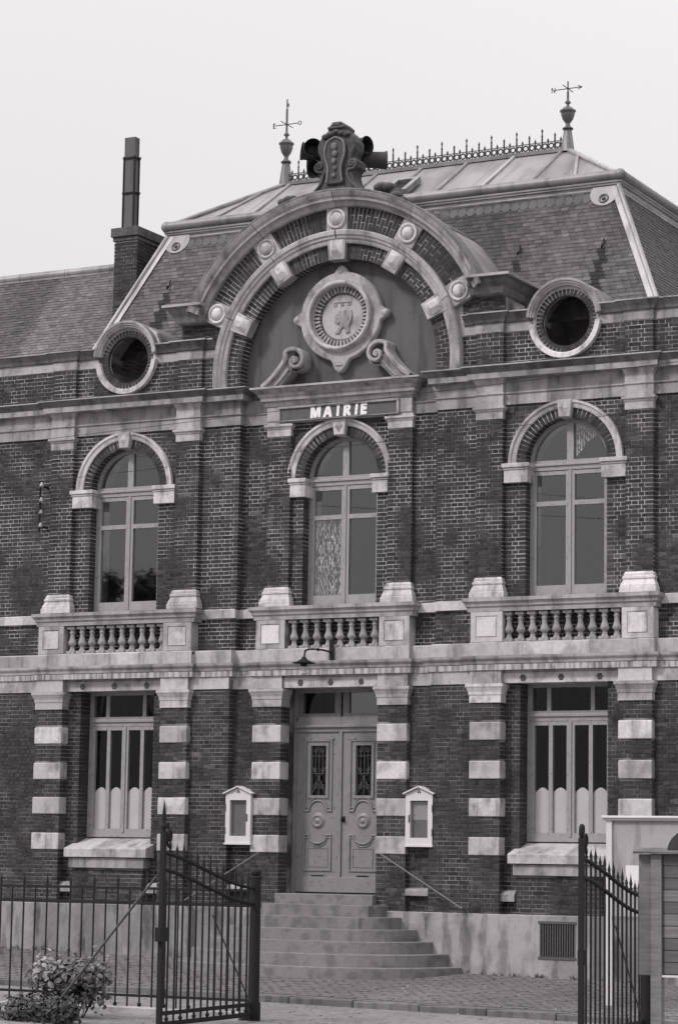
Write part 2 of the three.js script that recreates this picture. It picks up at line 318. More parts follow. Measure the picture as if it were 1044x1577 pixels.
// -- masonry body (mortar coloured, bricks are laid 8 mm proud of it)
const wall = group('brick_wall', hall);
{
  const mw = [];
  const zone = (x0, x1, y0, y1, z, zb = -0.75) => mw.push(box(x0, x1, y0, y1, zb, z - 0.008));
  const both = (x0, x1, y0, y1, z, zb) => { const e = z === -0.07 || z === -0.27 ? 0 : 0.003; zone(x0 - e, x1 + e, y0, y1, z, zb); zone(-x1 - e, -x0 + e, y0, y1, z, zb); };
  // ground floor
  both(0.948, 1.485, 0.1, 5.2, 0.02); both(1.485, 1.957, 0.1, 5.2, -0.07); both(1.957, 2.75, 0.1, 5.2, 0.08); both(2.75, 3.28, 0.1, 5.2, 0.18); both(5.39, 5.94, 0.1, 5.2, 0.18);
  zone(5.94, XR, 0.1, 5.2, 0.08); zone(XL, -5.94, 0.1, 5.2, 0.08);
  for (const s of [-1, 1]) {                               // window walls with their openings
    const c = s * CX, hw = 0.783;
    mw.push(extrude([[c - 1.055, 0.1], [c + 1.055, 0.1], [c + 1.055, 5.2], [c - 1.055, 5.2]], -0.75, -0.028, 0, [[[c - hw, 2.3], [c + hw, 2.3], [c + hw, 5.12], [c - hw, 5.12]]]));
  }
  zone(-0.948, 0.948, 0.1, 1.45, -0.2);
  const nLow = mw.length;
  // upper floor
  both(0.972, 1.42, 5.2, 10.3, -0.19); both(1.42, 1.957, 5.2, 10.3, -0.27); both(1.957, 2.737, 5.2, 10.3, -0.1); both(2.737, 3.205, 5.2, 10.3, 0); both(5.43, 5.9, 5.2, 10.3, 0);
  zone(5.9, XR, 5.2, 10.3, -0.09); zone(XL, -5.9, 5.2, 10.3, -0.09);
  const archHole = (c, hw, y0, ys) => { const p = new THREE.Path(); p.moveTo(c - hw, y0); p.lineTo(c + hw, y0); p.lineTo(c + hw, ys); p.absarc(c, ys, hw, 0, Math.PI, false); p.lineTo(c - hw, y0); return p; };
  for (const [c, h, z, zb] of [[-CX, 1.1125, -0.098, -0.75], [CX, 1.1125, -0.098, -0.75], [0, 0.972, -0.278, -0.95]])
    mw.push(extrude([[c - h, 5.2], [c + h, 5.2], [c + h, 10.3], [c - h, 10.3]], zb, z, 0, [archHole(c, 0.735, 6.45, 8.75)]));
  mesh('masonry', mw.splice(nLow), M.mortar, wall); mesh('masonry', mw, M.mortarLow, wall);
  // attic wall with the two round openings
  const at = [];
  for (const [x0, x1] of [[2.3, XR], [XL, -2.3]]) { const c = x0 > 0 ? CX : -CX, hp = new THREE.Path(); hp.absarc(c, 11.13, 0.435, 0, Math.PI * 2, false); at.push(extrude([[x0, 10.3], [x1, 10.3], [x1, 11.3], [c + 0.7, 11.3], [c + 0.6, 11.6], [c + 0.25, 11.8], [c - 0.25, 11.8], [c - 0.6, 11.6], [c - 0.7, 11.3], [x0, 11.3]], -0.17, -0.068, 0, [hp])); }
  for (const [x0, x1] of [[2.72, 3.21], [5.42, 5.9]]) for (const s of [-1, 1]) at.push(box(Math.min(s * x0, s * x1), Math.max(s * x0, s * x1), 10.4, 11.1, -0.3, -0.008));
  for (const g of at) mesh('attic_masonry', g, M.mortar, wall);
}
// -- bricks of the front
for (const s of [-1, 1]) {
  const rect = (x0, x1, ...a) => s > 0 ? layBricks(x0, x1, ...a) : layBricks(-x1, -x0, ...a);
  const E = s > 0 ? XR : -XL;
  // ground floor
  const quoin = y => [2.20, 2.836, 3.457, 4.097].some(q => y > q - 0.01 && y < q + 0.31);
  const skipQ = (a, b) => y => quoin(y) ? [s > 0 ? [a, b] : [-b, -a]] : [];
  rect(0.94, 1.493, 1.25, 4.72, 0.02, 0.3, skipQ(0.9, 1.5)); rect(1.485, 1.957, 1.25, 5.04, -0.07, 0.05); rect(1.949, 2.75, 1.25, 5.04, 0.08, 0.18);
  rect(2.742, 3.288, 1.25, 4.72, 0.18, 0.22, skipQ(2.7, 3.3)); rect(5.382, 5.948, 1.25, 4.72, 0.18, 0.22, skipQ(5.3, 6)); rect(5.94, E, 1.25, 5.04, 0.08, 0.05);
  const c = s * CX;
  layBricks(c - 1.055, c + 1.055, 1.25, 5.05, -0.02, 0.05, y => y > 2.25 ? [[c - 0.775, c + 0.775]] : [], 0.36);
  // upper floor
  rect(0.964, 1.428, 6.8, 9.53, -0.19, 0.1); rect(1.42, 1.957, 5.73, 6.31, -0.27, 0.04); rect(1.42, 1.957, 6.46, 9.77, -0.27, 0.04);
  rect(1.949, 2.737, 5.73, 6.31, -0.1, 0.2); rect(1.949, 2.737, 6.46, 9.77, -0.1, 0.2);
  rect(2.729, 3.213, 6.8, 9.53, 0, 0.12); rect(5.422, 5.908, 6.8, 9.53, 0, 0.12); rect(5.9, E, 5.73, 6.31, -0.09, 0.05); rect(5.9, E, 6.46, 9.77, -0.09, 0.05);
  // attic
  const oc = y => { const d = 0.6 * 0.6 - (y - 11.13) ** 2; return d > 0 ? [[c - Math.sqrt(d), c + Math.sqrt(d)]] : []; };
  rect(2.42, 2.72, 10.44, 11.03, -0.06, 0.04); rect(2.712, 3.218, 10.44, 11.03, 0, 0.1); rect(3.21, 5.42, 10.44, 11.03, -0.06, 0.04, oc); rect(5.412, 5.908, 10.44, 11.03, 0, 0.1); rect(5.9, E, 10.44, 11.03, -0.06, 0.04);
}
for (const [c, h, z] of [[-CX, 1.1125, -0.09], [CX, 1.1125, -0.09], [0, 0.972, -0.27]]) {
  layBricks(c - h, c + h, 5.6, 9.78, z, 0.05, y => y < 6.46 ? [] : y < 8.42 ? [[c - 0.727, c + 0.727]] : y < 8.75 ? [[c - h, c + h]] : (d => d > 0 ? [[c - Math.sqrt(d), c + Math.sqrt(d)]] : [])(1.01 - (y - 8.75) ** 2), 0.24);
  archBricks(c, 8.75, 0.727, 0.9, -Math.PI / 2, Math.PI / 2, z, 0.24, 1);
}
for (const s of [-1, 1]) archBricks(s * CX, 11.13, 0.42, 0.55, 0, Math.PI * 2, -0.06, 0.07, 1, bricks, 0.068);

// -- stone trim
const trim = (name, g, m = M.stone, parent = hall) => mesh(name, g, m, parent);
const trims = (name, profile, path, m, len) => { for (const g of sweepBlocks(profile, path, len)) trim(name, g, m); };
{ // plinth with vertical joints, two vent grilles
  const pl = group('plinth', hall);
  const cuts = [[XL, -6.6], [-6.6, -5.3], [-5.3, -3.95], [-3.95, -2.59], [-2.59, -1.0], [1.0, 2.59], [2.59, 4.9], [4.9, 6.2], [6.2, XR]];
  for (const [a, b] of cuts) {
    const big = Math.abs(a) > 2.5 && Math.abs(b) > 2.5, z = big ? 0.2 : 0.1, hole = a === 2.59 ? [[[4.02, 0.57], [4.64, 0.57], [4.64, 1.15], [4.02, 1.15]]] : [];
    mesh('plinth_stone', extrude([[a + 0.003, -0.1], [b - 0.003, -0.1], [b - 0.003, 1.243], [a + 0.003, 1.243]], -0.3, z, 0.012, hole), M.plinth, pl);
  }
  const gr = group('vent_grille', hall); mesh('grille_frame', [box(4.0, 4.66, 1.12, 1.16, 0.19, 0.215), box(4.0, 4.66, 0.55, 0.59, 0.19, 0.215)], M.ironGrey, gr);
  for (let i = 0; i < 15; i++) mesh('grille_bar', box(4.03 + i * 0.0425, 4.05 + i * 0.0425, 0.585, 1.125, 0.185, 0.205), M.ironGrey, gr);
  mesh('grille_backing', box(4.0, 4.66, 0.5, 1.2, 0.02, 0.06), M.iron, gr);
}
{ // quoins and ground floor capitals
  const tones = [M.stone, M.stone2, M.stone3]; let k = 0;
  for (const s of [-1, 1]) for (const [x0, x1, z] of [[0.948, 1.485, 0.02], [2.75, 3.28, 0.18], [5.39, 5.94, 0.18]]) {
    const a = s > 0 ? x0 : -x1, b = s > 0 ? x1 : -x0;
    for (const y of [2.20, 2.836, 3.457, 4.097]) trim('quoin', rbox(a - 0.018, b + 0.018, y, y + 0.302, z - 0.3, z + 0.022, 0.02), tones[(k++ * 7 + 3) % 3]);
    trim('capital', sweep([[0.02, 4.72], [0.02, 4.845], [0.03, 4.85], [0.035, 4.9], [0.06, 4.96], [0.075, 4.985], [0.075, 5.03], [0.0, 5.04]], [[a, z - 0.28], [a, z], [b, z], [b, z - 0.28]]), tones[k % 3]);
  }
}
{ // frieze above the ground floor: blocks over the pilasters, plain band over the strips, white lintels with rosettes
  const P = bothSides([[0.93, 0.0], [0.93, 0.035], [1.5, 0.035], [1.5, -0.05], [1.957, -0.05], [1.957, 0.1], [2.735, 0.1], [2.735, 0.2], [3.3, 0.2], [3.3, 0.06]]).filter(p => Math.abs(p[0]) >= 0.93);
  const half = P.slice(P.length / 2);
  const fr = [[0, 5.04], [0, 5.255]];
  trims('frieze', fr, half, M.stone2, 0.7); trims('frieze', fr, flip(half), M.stone, 0.7);
  for (const s of [-1, 1]) { const q = [[5.375, 0.06], [5.375, 0.2], [5.955, 0.2], [5.955, 0.1], [s > 0 ? XR : -XL, 0.1]]; trims('frieze', fr, s > 0 ? q : flip(q), M.stone, 0.9); }
  for (const [c, h, z] of [[-CX, 1.04, 0.09], [0, 0.935, -0.02], [CX, 1.04, 0.09]]) {
    const l = trim('lintel', [box(c - h, c + h, 5.045, 5.215, z - 0.5, z), box(c - h, c + h, 5.216, 5.255, z - 0.3, z - 0.03)], M.stone3);
    const ro = new THREE.SphereGeometry(0.018, 8, 6), g = [ro]; for (let i = 0; i < 6; i++) { const p = new THREE.SphereGeometry(0.022, 8, 6); p.translate(0.034 * Math.cos(i * 1.047), 0.034 * Math.sin(i * 1.047), 0); g.push(p); }
    for (const d of [-0.68, 0, 0.68]) { const r = mesh('rosette', g.map(q => { const w = q.clone(); w.scale(1, 1, 0.7); w.translate(c + d * (c ? 1 : 0.87), 5.13, z + 0.006); return w; }), M.ironGrey, l); }
  }
}
{ // string course: streaked fascia, moulding, plain band under the balconies
  const base = [[0, 0.0], [1.497, 0.0], [1.497, -0.11], [1.957, -0.11], [1.957, 0.05], [2.715, 0.05], [2.715, 0.15], [5.965, 0.15], [5.965, 0.05], [XR, 0.05]];
  const P = bothSides(base).filter((p, i, a) => !(p[0] === 0 && i && a[i - 1][0] === 0)); P[0][0] = XL;
  trims('string_fascia', [[0.075, 5.256], [0.075, 5.352]], P, M.drip, 1.6);
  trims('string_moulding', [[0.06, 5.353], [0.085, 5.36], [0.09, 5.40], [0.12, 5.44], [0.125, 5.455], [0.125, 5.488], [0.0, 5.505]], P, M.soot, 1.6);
  trims('balcony_plinth', [[0.02, 5.504], [0.02, 5.71], [0.0, 5.728], [-0.12, 5.73]], P, M.stone, 1.15);
  // sill band across the plain strips
  for (const s of [-1, 1]) { const q = [[1.42, -0.23], [1.957, -0.23], [1.957, -0.06], [2.737, -0.06]], e = [[5.9, -0.05], [s > 0 ? XR : -XL, -0.05]]; for (const w of [q, e]) trims('sill_band', [[0, 6.30], [0.01, 6.305], [0.01, 6.45], [-0.05, 6.475]], s > 0 ? w : flip(w), M.stone, 0.55); }
}
{ // balconies
  const bpts = [[0.0, 0], [0.075, 0], [0.075, 0.045], [0.06, 0.05], [0.045, 0.075], [0.035, 0.12], [0.04, 0.135], [0.062, 0.15], [0.075, 0.185], [0.07, 0.215], [0.055, 0.245], [0.042, 0.30], [0.04, 0.35], [0.055, 0.375], [0.055, 0.385], [0.042, 0.395], [0.045, 0.42], [0.068, 0.44], [0.072, 0.485], [0, 0.485]];
  const bg = lathe(bpts.map(([r, y]) => [r, y]), 14), bsq = [box(-0.078, 0.078, 0, 0.042, -0.078, 0.078), box(-0.075, 0.075, 0.445, 0.487, -0.075, 0.075), bg];
  const baluGeo = fuse(bsq, M.stone.userData.ts);
  const make = (c, inner, dies, z, xs) => {
    const b = group('balcony', hall);
    for (const [x0, x1] of dies) {
      const d = mesh('pedestal', [box(x0, x1, 5.735, 6.236, -0.1 + z - 0.14, z), box(x0, x1, 5.735, 5.80, z, z + 0.012), box(x0, x1, 6.17, 6.236, z, z + 0.012), box(x0, x0 + 0.09, 5.8, 6.17, z, z + 0.012), box(x1 - 0.09, x1, 5.8, 6.17, z, z + 0.012)], M.stone, b);
      mesh('panel', extrude([[x0 + 0.115, 5.83], [x1 - 0.115, 5.83], [x1 - 0.115, 6.14], [x0 + 0.115, 6.14]], z, z + 0.014, 0.006), M.stone3, d);
    }
    const x0 = c - inner, x1 = c + inner;
    mesh('rail', sweep([[0.0, 6.237], [0.015, 6.24], [0.02, 6.31], [0.045, 6.33], [0.05, 6.365], [0.075, 6.40], [0.09, 6.41], [0.09, 6.468], [-0.02, 6.482], [-0.34, 6.484]], [[x0, -0.2 + z - 0.14], [x0, z], [x1, z], [x1, -0.2 + z - 0.14]]), M.stone2, b);
    mesh('rail_core', box(x0 + 0.01, x1 - 0.01, 6.237, 6.4, -0.2 + z - 0.14, z - 0.01), M.stone2, b);
    for (const x of xs) { const o = new THREE.Mesh(baluGeo, rnd() < 0.5 ? M.stone : M.stone2); o.name = 'baluster'; o.position.set(x, 5.74, z - 0.1); o.rotation.y = rr(-0.03, 0.03); o.castShadow = o.receiveShadow = true; b.add(o); }
    mesh('balcony_floor', box(x0 + 0.02, x1 - 0.02, 5.66, 5.735, -0.35 + z, z - 0.01), M.soot, b);
    return b;
  };
  const xs = []; for (let k = 0; k < 10; k++) xs.push(5.294 - k * 0.2129);
  make(CX, 1.66, [[2.72, 3.30], [5.42, 5.965]], 0.14, xs); make(-CX, 1.66, [[-3.30, -2.72], [-5.965, -5.42]], 0.14, xs.map(x => -x));
  const xc = []; for (let k = 0; k < 8; k++) xc.push(-0.79 + 0.2256 * k); make(0, 1.53, [[-1.495, -0.922], [0.922, 1.495]], -0.03, xc);
}
{ // upper pilaster bases and capitals
  for (const s of [-1, 1]) for (const [x0, x1, z] of [[0.972, 1.42, -0.19], [2.737, 3.205, 0], [5.43, 5.9, 0]]) {
    const a = s > 0 ? x0 : -x1, b = s > 0 ? x1 : -x0, path = [[a, z - 0.1], [a, z], [b, z], [b, z - 0.1]];
    trim('pilaster_base', sweep([[0.085, 6.49], [0.085, 6.575], [0.07, 6.585], [0.07, 6.61], [0.03, 6.70], [0.045, 6.72], [0.045, 6.75], [0.025, 6.765], [0.025, 6.80], [0.0, 6.835]], path), M.stone3);
    const cap = [[0.015, 9.525], [0.015, 9.64], [0.03, 9.66], [0.035, 9.675], [0.06, 9.70], [0.06, 9.737], [0.02, 9.745]];
    if (x0 > 2) cap.push([0.02, 9.93], [0.042, 9.945], [0.042, 9.965], [0.015, 9.975], [0.015, 10.12], [0.05, 10.19], [0.08, 10.232]); else cap.push([0.02, 9.80]);
    trim('capital', sweep(cap, path), x0 > 2 ? M.stone2 : M.stone3);
  }
  // architrave and frieze
  const ap = [[0.03, 9.767], [0.03, 9.94], [0.055, 9.955], [0.055, 9.975], [0.012, 9.985], [0.012, 10.22]];
  for (const s of [-1, 1]) for (const q of [[[1.44, -0.27], [1.957, -0.27], [1.957, -0.1], [2.737, -0.1]], [[3.205, -0.09], [5.43, -0.09]], [[5.9, -0.09], [s > 0 ? XR : -XL, -0.09]]]) trims('architrave', ap, s > 0 ? q : flip(q), M.soot, 0.8);
}
{ // imposts, archivolts and keystones of the three upper windows
  for (const [c, h, z] of [[-CX, 1.1, -0.09], [CX, 1.1, -0.09], [0, 0.965, -0.27]]) {
    for (const s of [-1, 1]) {
      const a = s < 0 ? c - h : c + 0.66, b = s < 0 ? c - 0.66 : c + h;
      trim('impost', [rbox(a, b, 8.42, 8.64, z - 0.25, z + 0.085, 0.008), rbox(a - 0.012, b + 0.012, 8.641, 8.675, z - 0.25, z + 0.1, 0.006), rbox(a - 0.03, b + 0.03, 8.676, 8.75, z - 0.25, z + 0.125, 0.012)], M.stone3);
    }
    for (const [a0, a1] of [[-Math.PI / 2 + 0.005, -0.11], [0.11, Math.PI / 2 - 0.005]]) trim('archivolt', sweepArc([[0.9, z - 0.04], [0.9, z + 0.03], [0.925, z + 0.04], [0.975, z + 0.05], [0.985, z + 0.075], [1.025, z + 0.08], [1.03, z - 0.04]], c, 8.752, a0, a1, 22), M.stone3);
    const k = trim('keystone', extrude([[c - 0.09, 9.49], [c + 0.09, 9.49], [c + 0.125, 9.765], [c - 0.125, 9.765]], z - 0.2, z + 0.1, 0.012), M.stone);
    const dm = new THREE.ConeGeometry(0.085, 0.05, 4, 1); dm.rotateX(Math.PI / 2); dm.rotateZ(0); dm.scale(1, 1.25, 1); dm.translate(c, 9.63, z + 0.125); mesh('diamond_point', dm, M.stone2, k);
  }
}
{ // main cornice over the side bays and gable piers
  for (const s of [-1, 1]) {
    const q = [[1.957, -0.28], [1.957, -0.09], [2.737, -0.09], [2.737, 0.0], [5.9, 0.0], [5.9, -0.09], [s > 0 ? XR : -XL, -0.09]], w = s > 0 ? q : flip(q);
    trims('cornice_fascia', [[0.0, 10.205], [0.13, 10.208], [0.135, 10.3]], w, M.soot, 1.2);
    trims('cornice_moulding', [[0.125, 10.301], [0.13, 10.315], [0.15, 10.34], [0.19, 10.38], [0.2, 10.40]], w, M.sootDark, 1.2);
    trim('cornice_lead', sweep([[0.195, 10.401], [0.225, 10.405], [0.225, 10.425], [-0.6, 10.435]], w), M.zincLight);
  }
  // attic band and cornice, interrupted by the oculus hoods
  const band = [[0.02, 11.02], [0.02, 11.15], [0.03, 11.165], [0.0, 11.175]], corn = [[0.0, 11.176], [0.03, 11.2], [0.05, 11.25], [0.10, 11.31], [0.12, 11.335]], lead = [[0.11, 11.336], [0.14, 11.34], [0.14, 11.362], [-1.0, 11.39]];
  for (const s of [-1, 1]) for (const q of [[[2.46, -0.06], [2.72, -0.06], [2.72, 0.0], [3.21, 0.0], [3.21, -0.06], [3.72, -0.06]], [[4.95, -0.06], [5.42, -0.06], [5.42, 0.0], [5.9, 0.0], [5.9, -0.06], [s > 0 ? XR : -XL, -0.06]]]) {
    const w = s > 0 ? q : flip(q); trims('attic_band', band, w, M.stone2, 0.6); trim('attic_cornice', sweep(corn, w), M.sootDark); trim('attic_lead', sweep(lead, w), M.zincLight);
  }
}
{ // round windows
  for (const s of [-1, 1]) {
    const c = s * CX, o = group('round_window', hall), y = 11.13, P = Math.PI;
    for (const [a0, a1] of [[P * 0.52, P * 1.02 - 0.004], [P * 1.02, P * 1.48]]) mesh('stone_ring', sweepArc([[0.55, -0.09], [0.55, 0.01], [0.575, 0.03], [0.645, 0.035], [0.65, -0.09]], c, y, a0, a1, 14), M.stone3, o);
    mesh('hood', sweepArc([[0.55, -0.09], [0.55, -0.01], [0.565, 0.02], [0.59, 0.025], [0.6, 0.05], [0.625, 0.055], [0.635, 0.075], [0.66, 0.08], [0.668, 0.075], [0.67, -0.9]], c, y + 0.035, -P * 0.475, P * 0.475, 26), M.stone2, o);
    mesh('hood_zinc', sweepArc([[0.672, 0.072], [0.68, 0.068], [0.68, -1.0], [0.67, -1.0]], c, y + 0.035, -P * 0.475, P * 0.475, 26), M.zinc, o);
  }
}
{ // frontispiece over the middle window: board with the word, cornice, two broken scrolls
  const f = group('frontispiece', hall);
  const z = -0.15;
  mesh('entablature', [box(-1.43, 1.43, 9.8, 10.1, -0.4, z), box(-0.92, 0.92, 9.755, 9.8, -0.4, z)], M.soot, f);
  for (const a of [[-1.2, 1.2, 10.0, 10.045], [-1.2, 1.2, 9.768, 9.79], [-1.2, -1.15, 9.79, 10.0], [1.15, 1.2, 9.79, 10.0]]) mesh('board_frame', rbox(a[0], a[1], a[2], a[3], z, z + 0.045, 0.01), M.soot, f);
  mesh('name_board', box(-1.15, 1.15, 9.79, 10.0, z, z + 0.012), M.tymp, f);
  mesh('pediment_cornice', sweep([[0.0, 10.06], [0.02, 10.1], [0.03, 10.125], [0.07, 10.15], [0.075, 10.2], [0.1, 10.225], [0.12, 10.27], [0.19, 10.33], [0.2, 10.345]], [[-1.45, -0.3], [-1.45, -0.13], [1.45, -0.13], [1.45, -0.3]]), M.soot, f);
  mesh('pediment_lead', sweep([[0.19, 10.346], [0.22, 10.35], [0.22, 10.385], [-0.2, 10.4]], [[-1.45, -0.3], [-1.45, -0.13], [1.45, -0.13], [1.45, -0.3]]), M.zincLight, f);
  mesh('pediment_core', box(-1.44, 1.44, 10.05, 10.392, -0.45, -0.14), M.soot, f);
  for (const s of [-1, 1]) {                               // scroll: raking moulded band that curls into a volute
    const v = group('scroll', f), pts = [], R = (r, a) => [s * (0.81 + r * Math.cos(a)), 10.83 + r * Math.sin(a)];
    const ramp = [[s * 1.46, 10.4], [s * 1.3, 10.52], [s * 1.12, 10.71], [s * 1.0, 10.88]];
    for (const p of ramp) pts.push(p); for (let i = 0; i <= 26; i++) { const a = 0.75 + i * 0.42, r = 0.25 * Math.pow(0.915, i); pts.push(R(r, a)); }
    const curve = new THREE.CatmullRomCurve3(pts.map(p => new THREE.Vector3(p[0], p[1], 0))), N = 90, P = curve.getPoints(N);
    const w = i => 0.045 * (1 - 0.55 * i / N), rows = [[], [], [], [], [], []];
    P.forEach((p, i) => { const q = P[Math.min(N, i + 1)], o = P[Math.max(0, i - 1)], t = q.clone().sub(o).normalize(), n = new THREE.Vector3(-t.y, t.x, 0); const e = w(i);
      [[-1, -0.28], [-1, 0.02], [-0.6, 0.045], [0.6, 0.045], [1, 0.02], [1, -0.28]].forEach(([k, zz], j) => rows[j].push([p.x + n.x * e * k, p.y + n.y * e * k, zz])); });
    mesh('scroll_band', quads(rows), M.soot, v);
    mesh('scroll_web', extrude([[s * 1.42, 10.4], [s * 1.1, 10.68], [s * 0.98, 10.82], [s * 0.83, 10.78], [s * 0.9, 10.62], [s * 1.12, 10.4]], -0.28, -0.02, 0.008), M.soot, v);
    mesh('scroll_fillet', tube([[s * 1.2, 10.41, -0.01], [s * 1.05, 10.55, -0.005], [s * 0.93, 10.7, -0.005]], 0.028, 12), M.stone2, v);
    const eye = lathe([[0, -0.02], [0.2, -0.02], [0.2, 0], [0, 0]], 20); eye.rotateX(Math.PI / 2); eye.translate(s * 0.81, 10.83, -0.05);
    const e2 = lathe([[0.0, 0.05], [0.045, 0.035], [0.06, 0.0], [0.06, -0.3]], 14); e2.rotateX(Math.PI / 2); e2.translate(s * 0.81, 10.83, 0);
    const drum = new THREE.CylinderGeometry(0.185, 0.185, 0.24, 20); drum.rotateX(Math.PI / 2); drum.translate(s * 0.81, 10.83, -0.17);
    mesh('volute_eye', [eye, e2, drum], M.soot, v);
  }
}
const GY = 10.66;                                          // centre of the gable arch
const gable = group('arched_gable', hall);
{
  const P = Math.PI, A = 66 * P / 180;
  mesh('gable_body', [ringSector(1.94, 2.9, -1.2, -0.1, 0, GY, -P / 2 - 0.1, P / 2 + 0.1, 60), sweepArc([[1.95, -0.36], [0.01, -0.36]], 0, GY, -P / 2 - 0.14, P / 2 + 0.14, 50)], M.mortar, gable);
  const t = sweepArc([[0.0, -0.3], [1.96, -0.3]], 0, GY, -P / 2 - 0.13, P / 2 + 0.13, 60); mesh('tympanum', [t, box(-1.95, 1.95, 10.3, 10.75, -0.36, -0.302)], M.tymp, gable);
  mesh('gable_mortar', ringSector(1.945, 2.215, -0.3, -0.067, 0, GY, -P / 2 - 0.1, P / 2 + 0.1, 60), M.mortar, gable); mesh('gable_mortar', ringSector(2.445, 2.86, -0.2, -0.027, 0, GY, -A, A, 60), M.mortar, gable);
  archBricks(0, GY, 1.932, 2.215, -P / 2 - 0.1, P / 2 + 0.1, -0.06, 0.26, 2); archBricks(0, GY, 2.445, 2.865, -A, A, -0.02, 0.1, 2);
  for (const s of [-1, 1]) for (const [a0, a1] of [[0.006, 0.55], [0.556, 1.12], [1.126, P / 2 + 0.095]]) mesh('arch_moulding', sweepArc([[2.215, -0.1], [2.215, 0.0], [2.245, 0.015], [2.285, 0.02], [2.3, 0.05], [2.345, 0.06], [2.36, 0.085], [2.425, 0.095], [2.445, 0.08], [2.45, -0.1]], 0, GY, s > 0 ? a0 : -a1, s > 0 ? a1 : -a0, 18), M.stone2, gable);
  // hood cornice in segments, zinc barrel roof behind it
  const hood = [[2.86, -0.1], [2.86, 0.06], [2.88, 0.085], [2.93, 0.1], [2.95, 0.12], [2.955, 0.19], [3.0, 0.2], [3.03, 0.235], [3.085, 0.27], [3.1, 0.275]];
  for (const [a0, a1] of [[-67.5, -31], [-30.8, 0], [0.2, 31], [31.2, 67.5]]) mesh('hood_moulding', sweepArc(hood, 0, GY, a0 * P / 180, a1 * P / 180, 22), M.stone2, gable);
  mesh('hood_lead', sweepArc([[3.1, 0.276], [3.125, 0.28], [3.145, 0.27], [3.15, -0.12]], 0, GY, -67.8 * P / 180, 67.8 * P / 180, 60), M.sootDark, gable);
  for (const [a0, a1] of [[-68, -40], [-40, -13], [-13, 13], [13, 40], [40, 68]]) mesh('barrel_roof', sweepArc([[3.135, -0.1], [3.105, -0.3], [3.105, -2.6]], 0, GY, a0 * P / 180, (a1 - 0.15) * P / 180, 14), M.zincLight, gable);
  mesh('barrel_core', [ringSector(2.8, 3.09, -2.6, -0.09, 0, GY, -68 * P / 180, 68 * P / 180, 40)], M.zincLight, gable);
  // five roundels and five faceted blocks
  for (const d of [-64.5, -32, 0, 32, 64.5]) {
    const a = d * P / 180, rot = g => { g.rotateZ(-a); g.translate(2.655 * Math.sin(a), GY + 2.655 * Math.cos(a), 0); return g; };
    const r = mesh('roundel', rot(extrude([[-0.2, -0.205], [0.2, -0.205], [0.2, 0.2], [-0.2, 0.2]], -0.1, 0.03, 0.01)), M.stone2, gable);
    const ring = lathe([[0.125, 0.0], [0.135, 0.03], [0.165, 0.04], [0.18, 0.03], [0.185, 0.0]], 24); ring.rotateX(P / 2); ring.translate(0, 0, 0.03);
    const dome = lathe([[0, 0.085], [0.05, 0.08], [0.09, 0.062], [0.115, 0.03], [0.12, 0.0]], 22); dome.rotateX(P / 2); dome.translate(0, 0, 0.03);
    mesh('roundel_boss', [rot(ring), rot(dome)], M.stone3, r);
    const k = g => { g.rotateZ(-a); g.translate(2.125 * Math.sin(a), GY + 2.125 * Math.cos(a), 0); return g; };
    const b = mesh('arch_block', k(extrude([[-0.15, -0.2], [0.15, -0.2], [0.175, 0.2], [-0.175, 0.2]], -0.2, 0.03, 0.01)), M.stone2, gable);
    const py = new THREE.CylinderGeometry(0.07, 0.19, 0.09, 4, 1); py.rotateY(P / 4); py.rotateX(P / 2); py.scale(0.95, 1.15, 1); py.translate(0, 0, 0.07); mesh('faceted_boss', k(clean(py)), M.stone3, b);
  }
  // kneelers that carry the ends of the hood, brick cheeks under them
  for (const s of [-1, 1]) {
    const q = [[2.62, 0.05], [3.2, 0.05], [3.2, -1.1]], w = s > 0 ? q : flip(q);
    mesh('kneeler', sweep([[0.0, 11.66], [0.03, 11.69], [0.05, 11.75], [0.06, 11.8], [0.12, 11.86], [0.15, 11.92], [0.2, 11.95]], w), M.sootDark, gable);
    mesh('kneeler_lead', sweep([[0.19, 11.951], [0.23, 11.955], [0.23, 12.0], [0, 12.02], [-0.5, 12.03]], w), M.zincLight, gable);
    mesh('kneeler_core', box(Math.min(s * 2.5, s * 3.19), Math.max(s * 2.5, s * 3.19), 11.3, 12.02, -1.3, -0.1), M.mortar, gable);
    layBricks(s > 0 ? 2.42 : -3.2, s > 0 ? 3.2 : -2.42, 11.38, 11.66, -0.08, 0.06);
  }
  // medallion with the coat of arms
  const md = group('medallion', gable), mc = [0, 11.6];
  const sh = new THREE.Shape(); const R0 = 0.78, bumps = [[90, 0.9, 6], [180, 0.93, 5.5], [0, 0.93, 5.5], [270, 0.98, 8]];
  for (let i = 0; i <= 360; i++) { const d = i * 1; let r = R0; for (const [c, rr_, w] of bumps) { let e = Math.abs(((d - c + 540) % 360) - 180); if (e < w * 2.0) { const t = 0.5 + 0.5 * Math.cos(Math.PI * e / (w * 2.0)); r = Math.max(r, R0 + (rr_ - R0) * Math.pow(t, 1.3)); } } const a = d * P / 180, x = mc[0] + r * Math.cos(a), y = mc[1] + r * Math.sin(a); i ? sh.lineTo(x, y) : sh.moveTo(x, y); }
  const hp = new THREE.Path(); hp.absarc(mc[0], mc[1], 0.56, 0, P * 2, true); sh.holes.push(hp);
  mesh('strapwork', extrude(sh, -0.3, -0.16, 0.02), M.stone2, md);
  mesh('ring_moulding', sweepArc([[0.555, -0.27], [0.555, -0.09], [0.575, -0.06], [0.605, -0.055], [0.63, -0.08], [0.65, -0.17]], mc[0], mc[1], 0, P * 2, 48), M.stone, md);
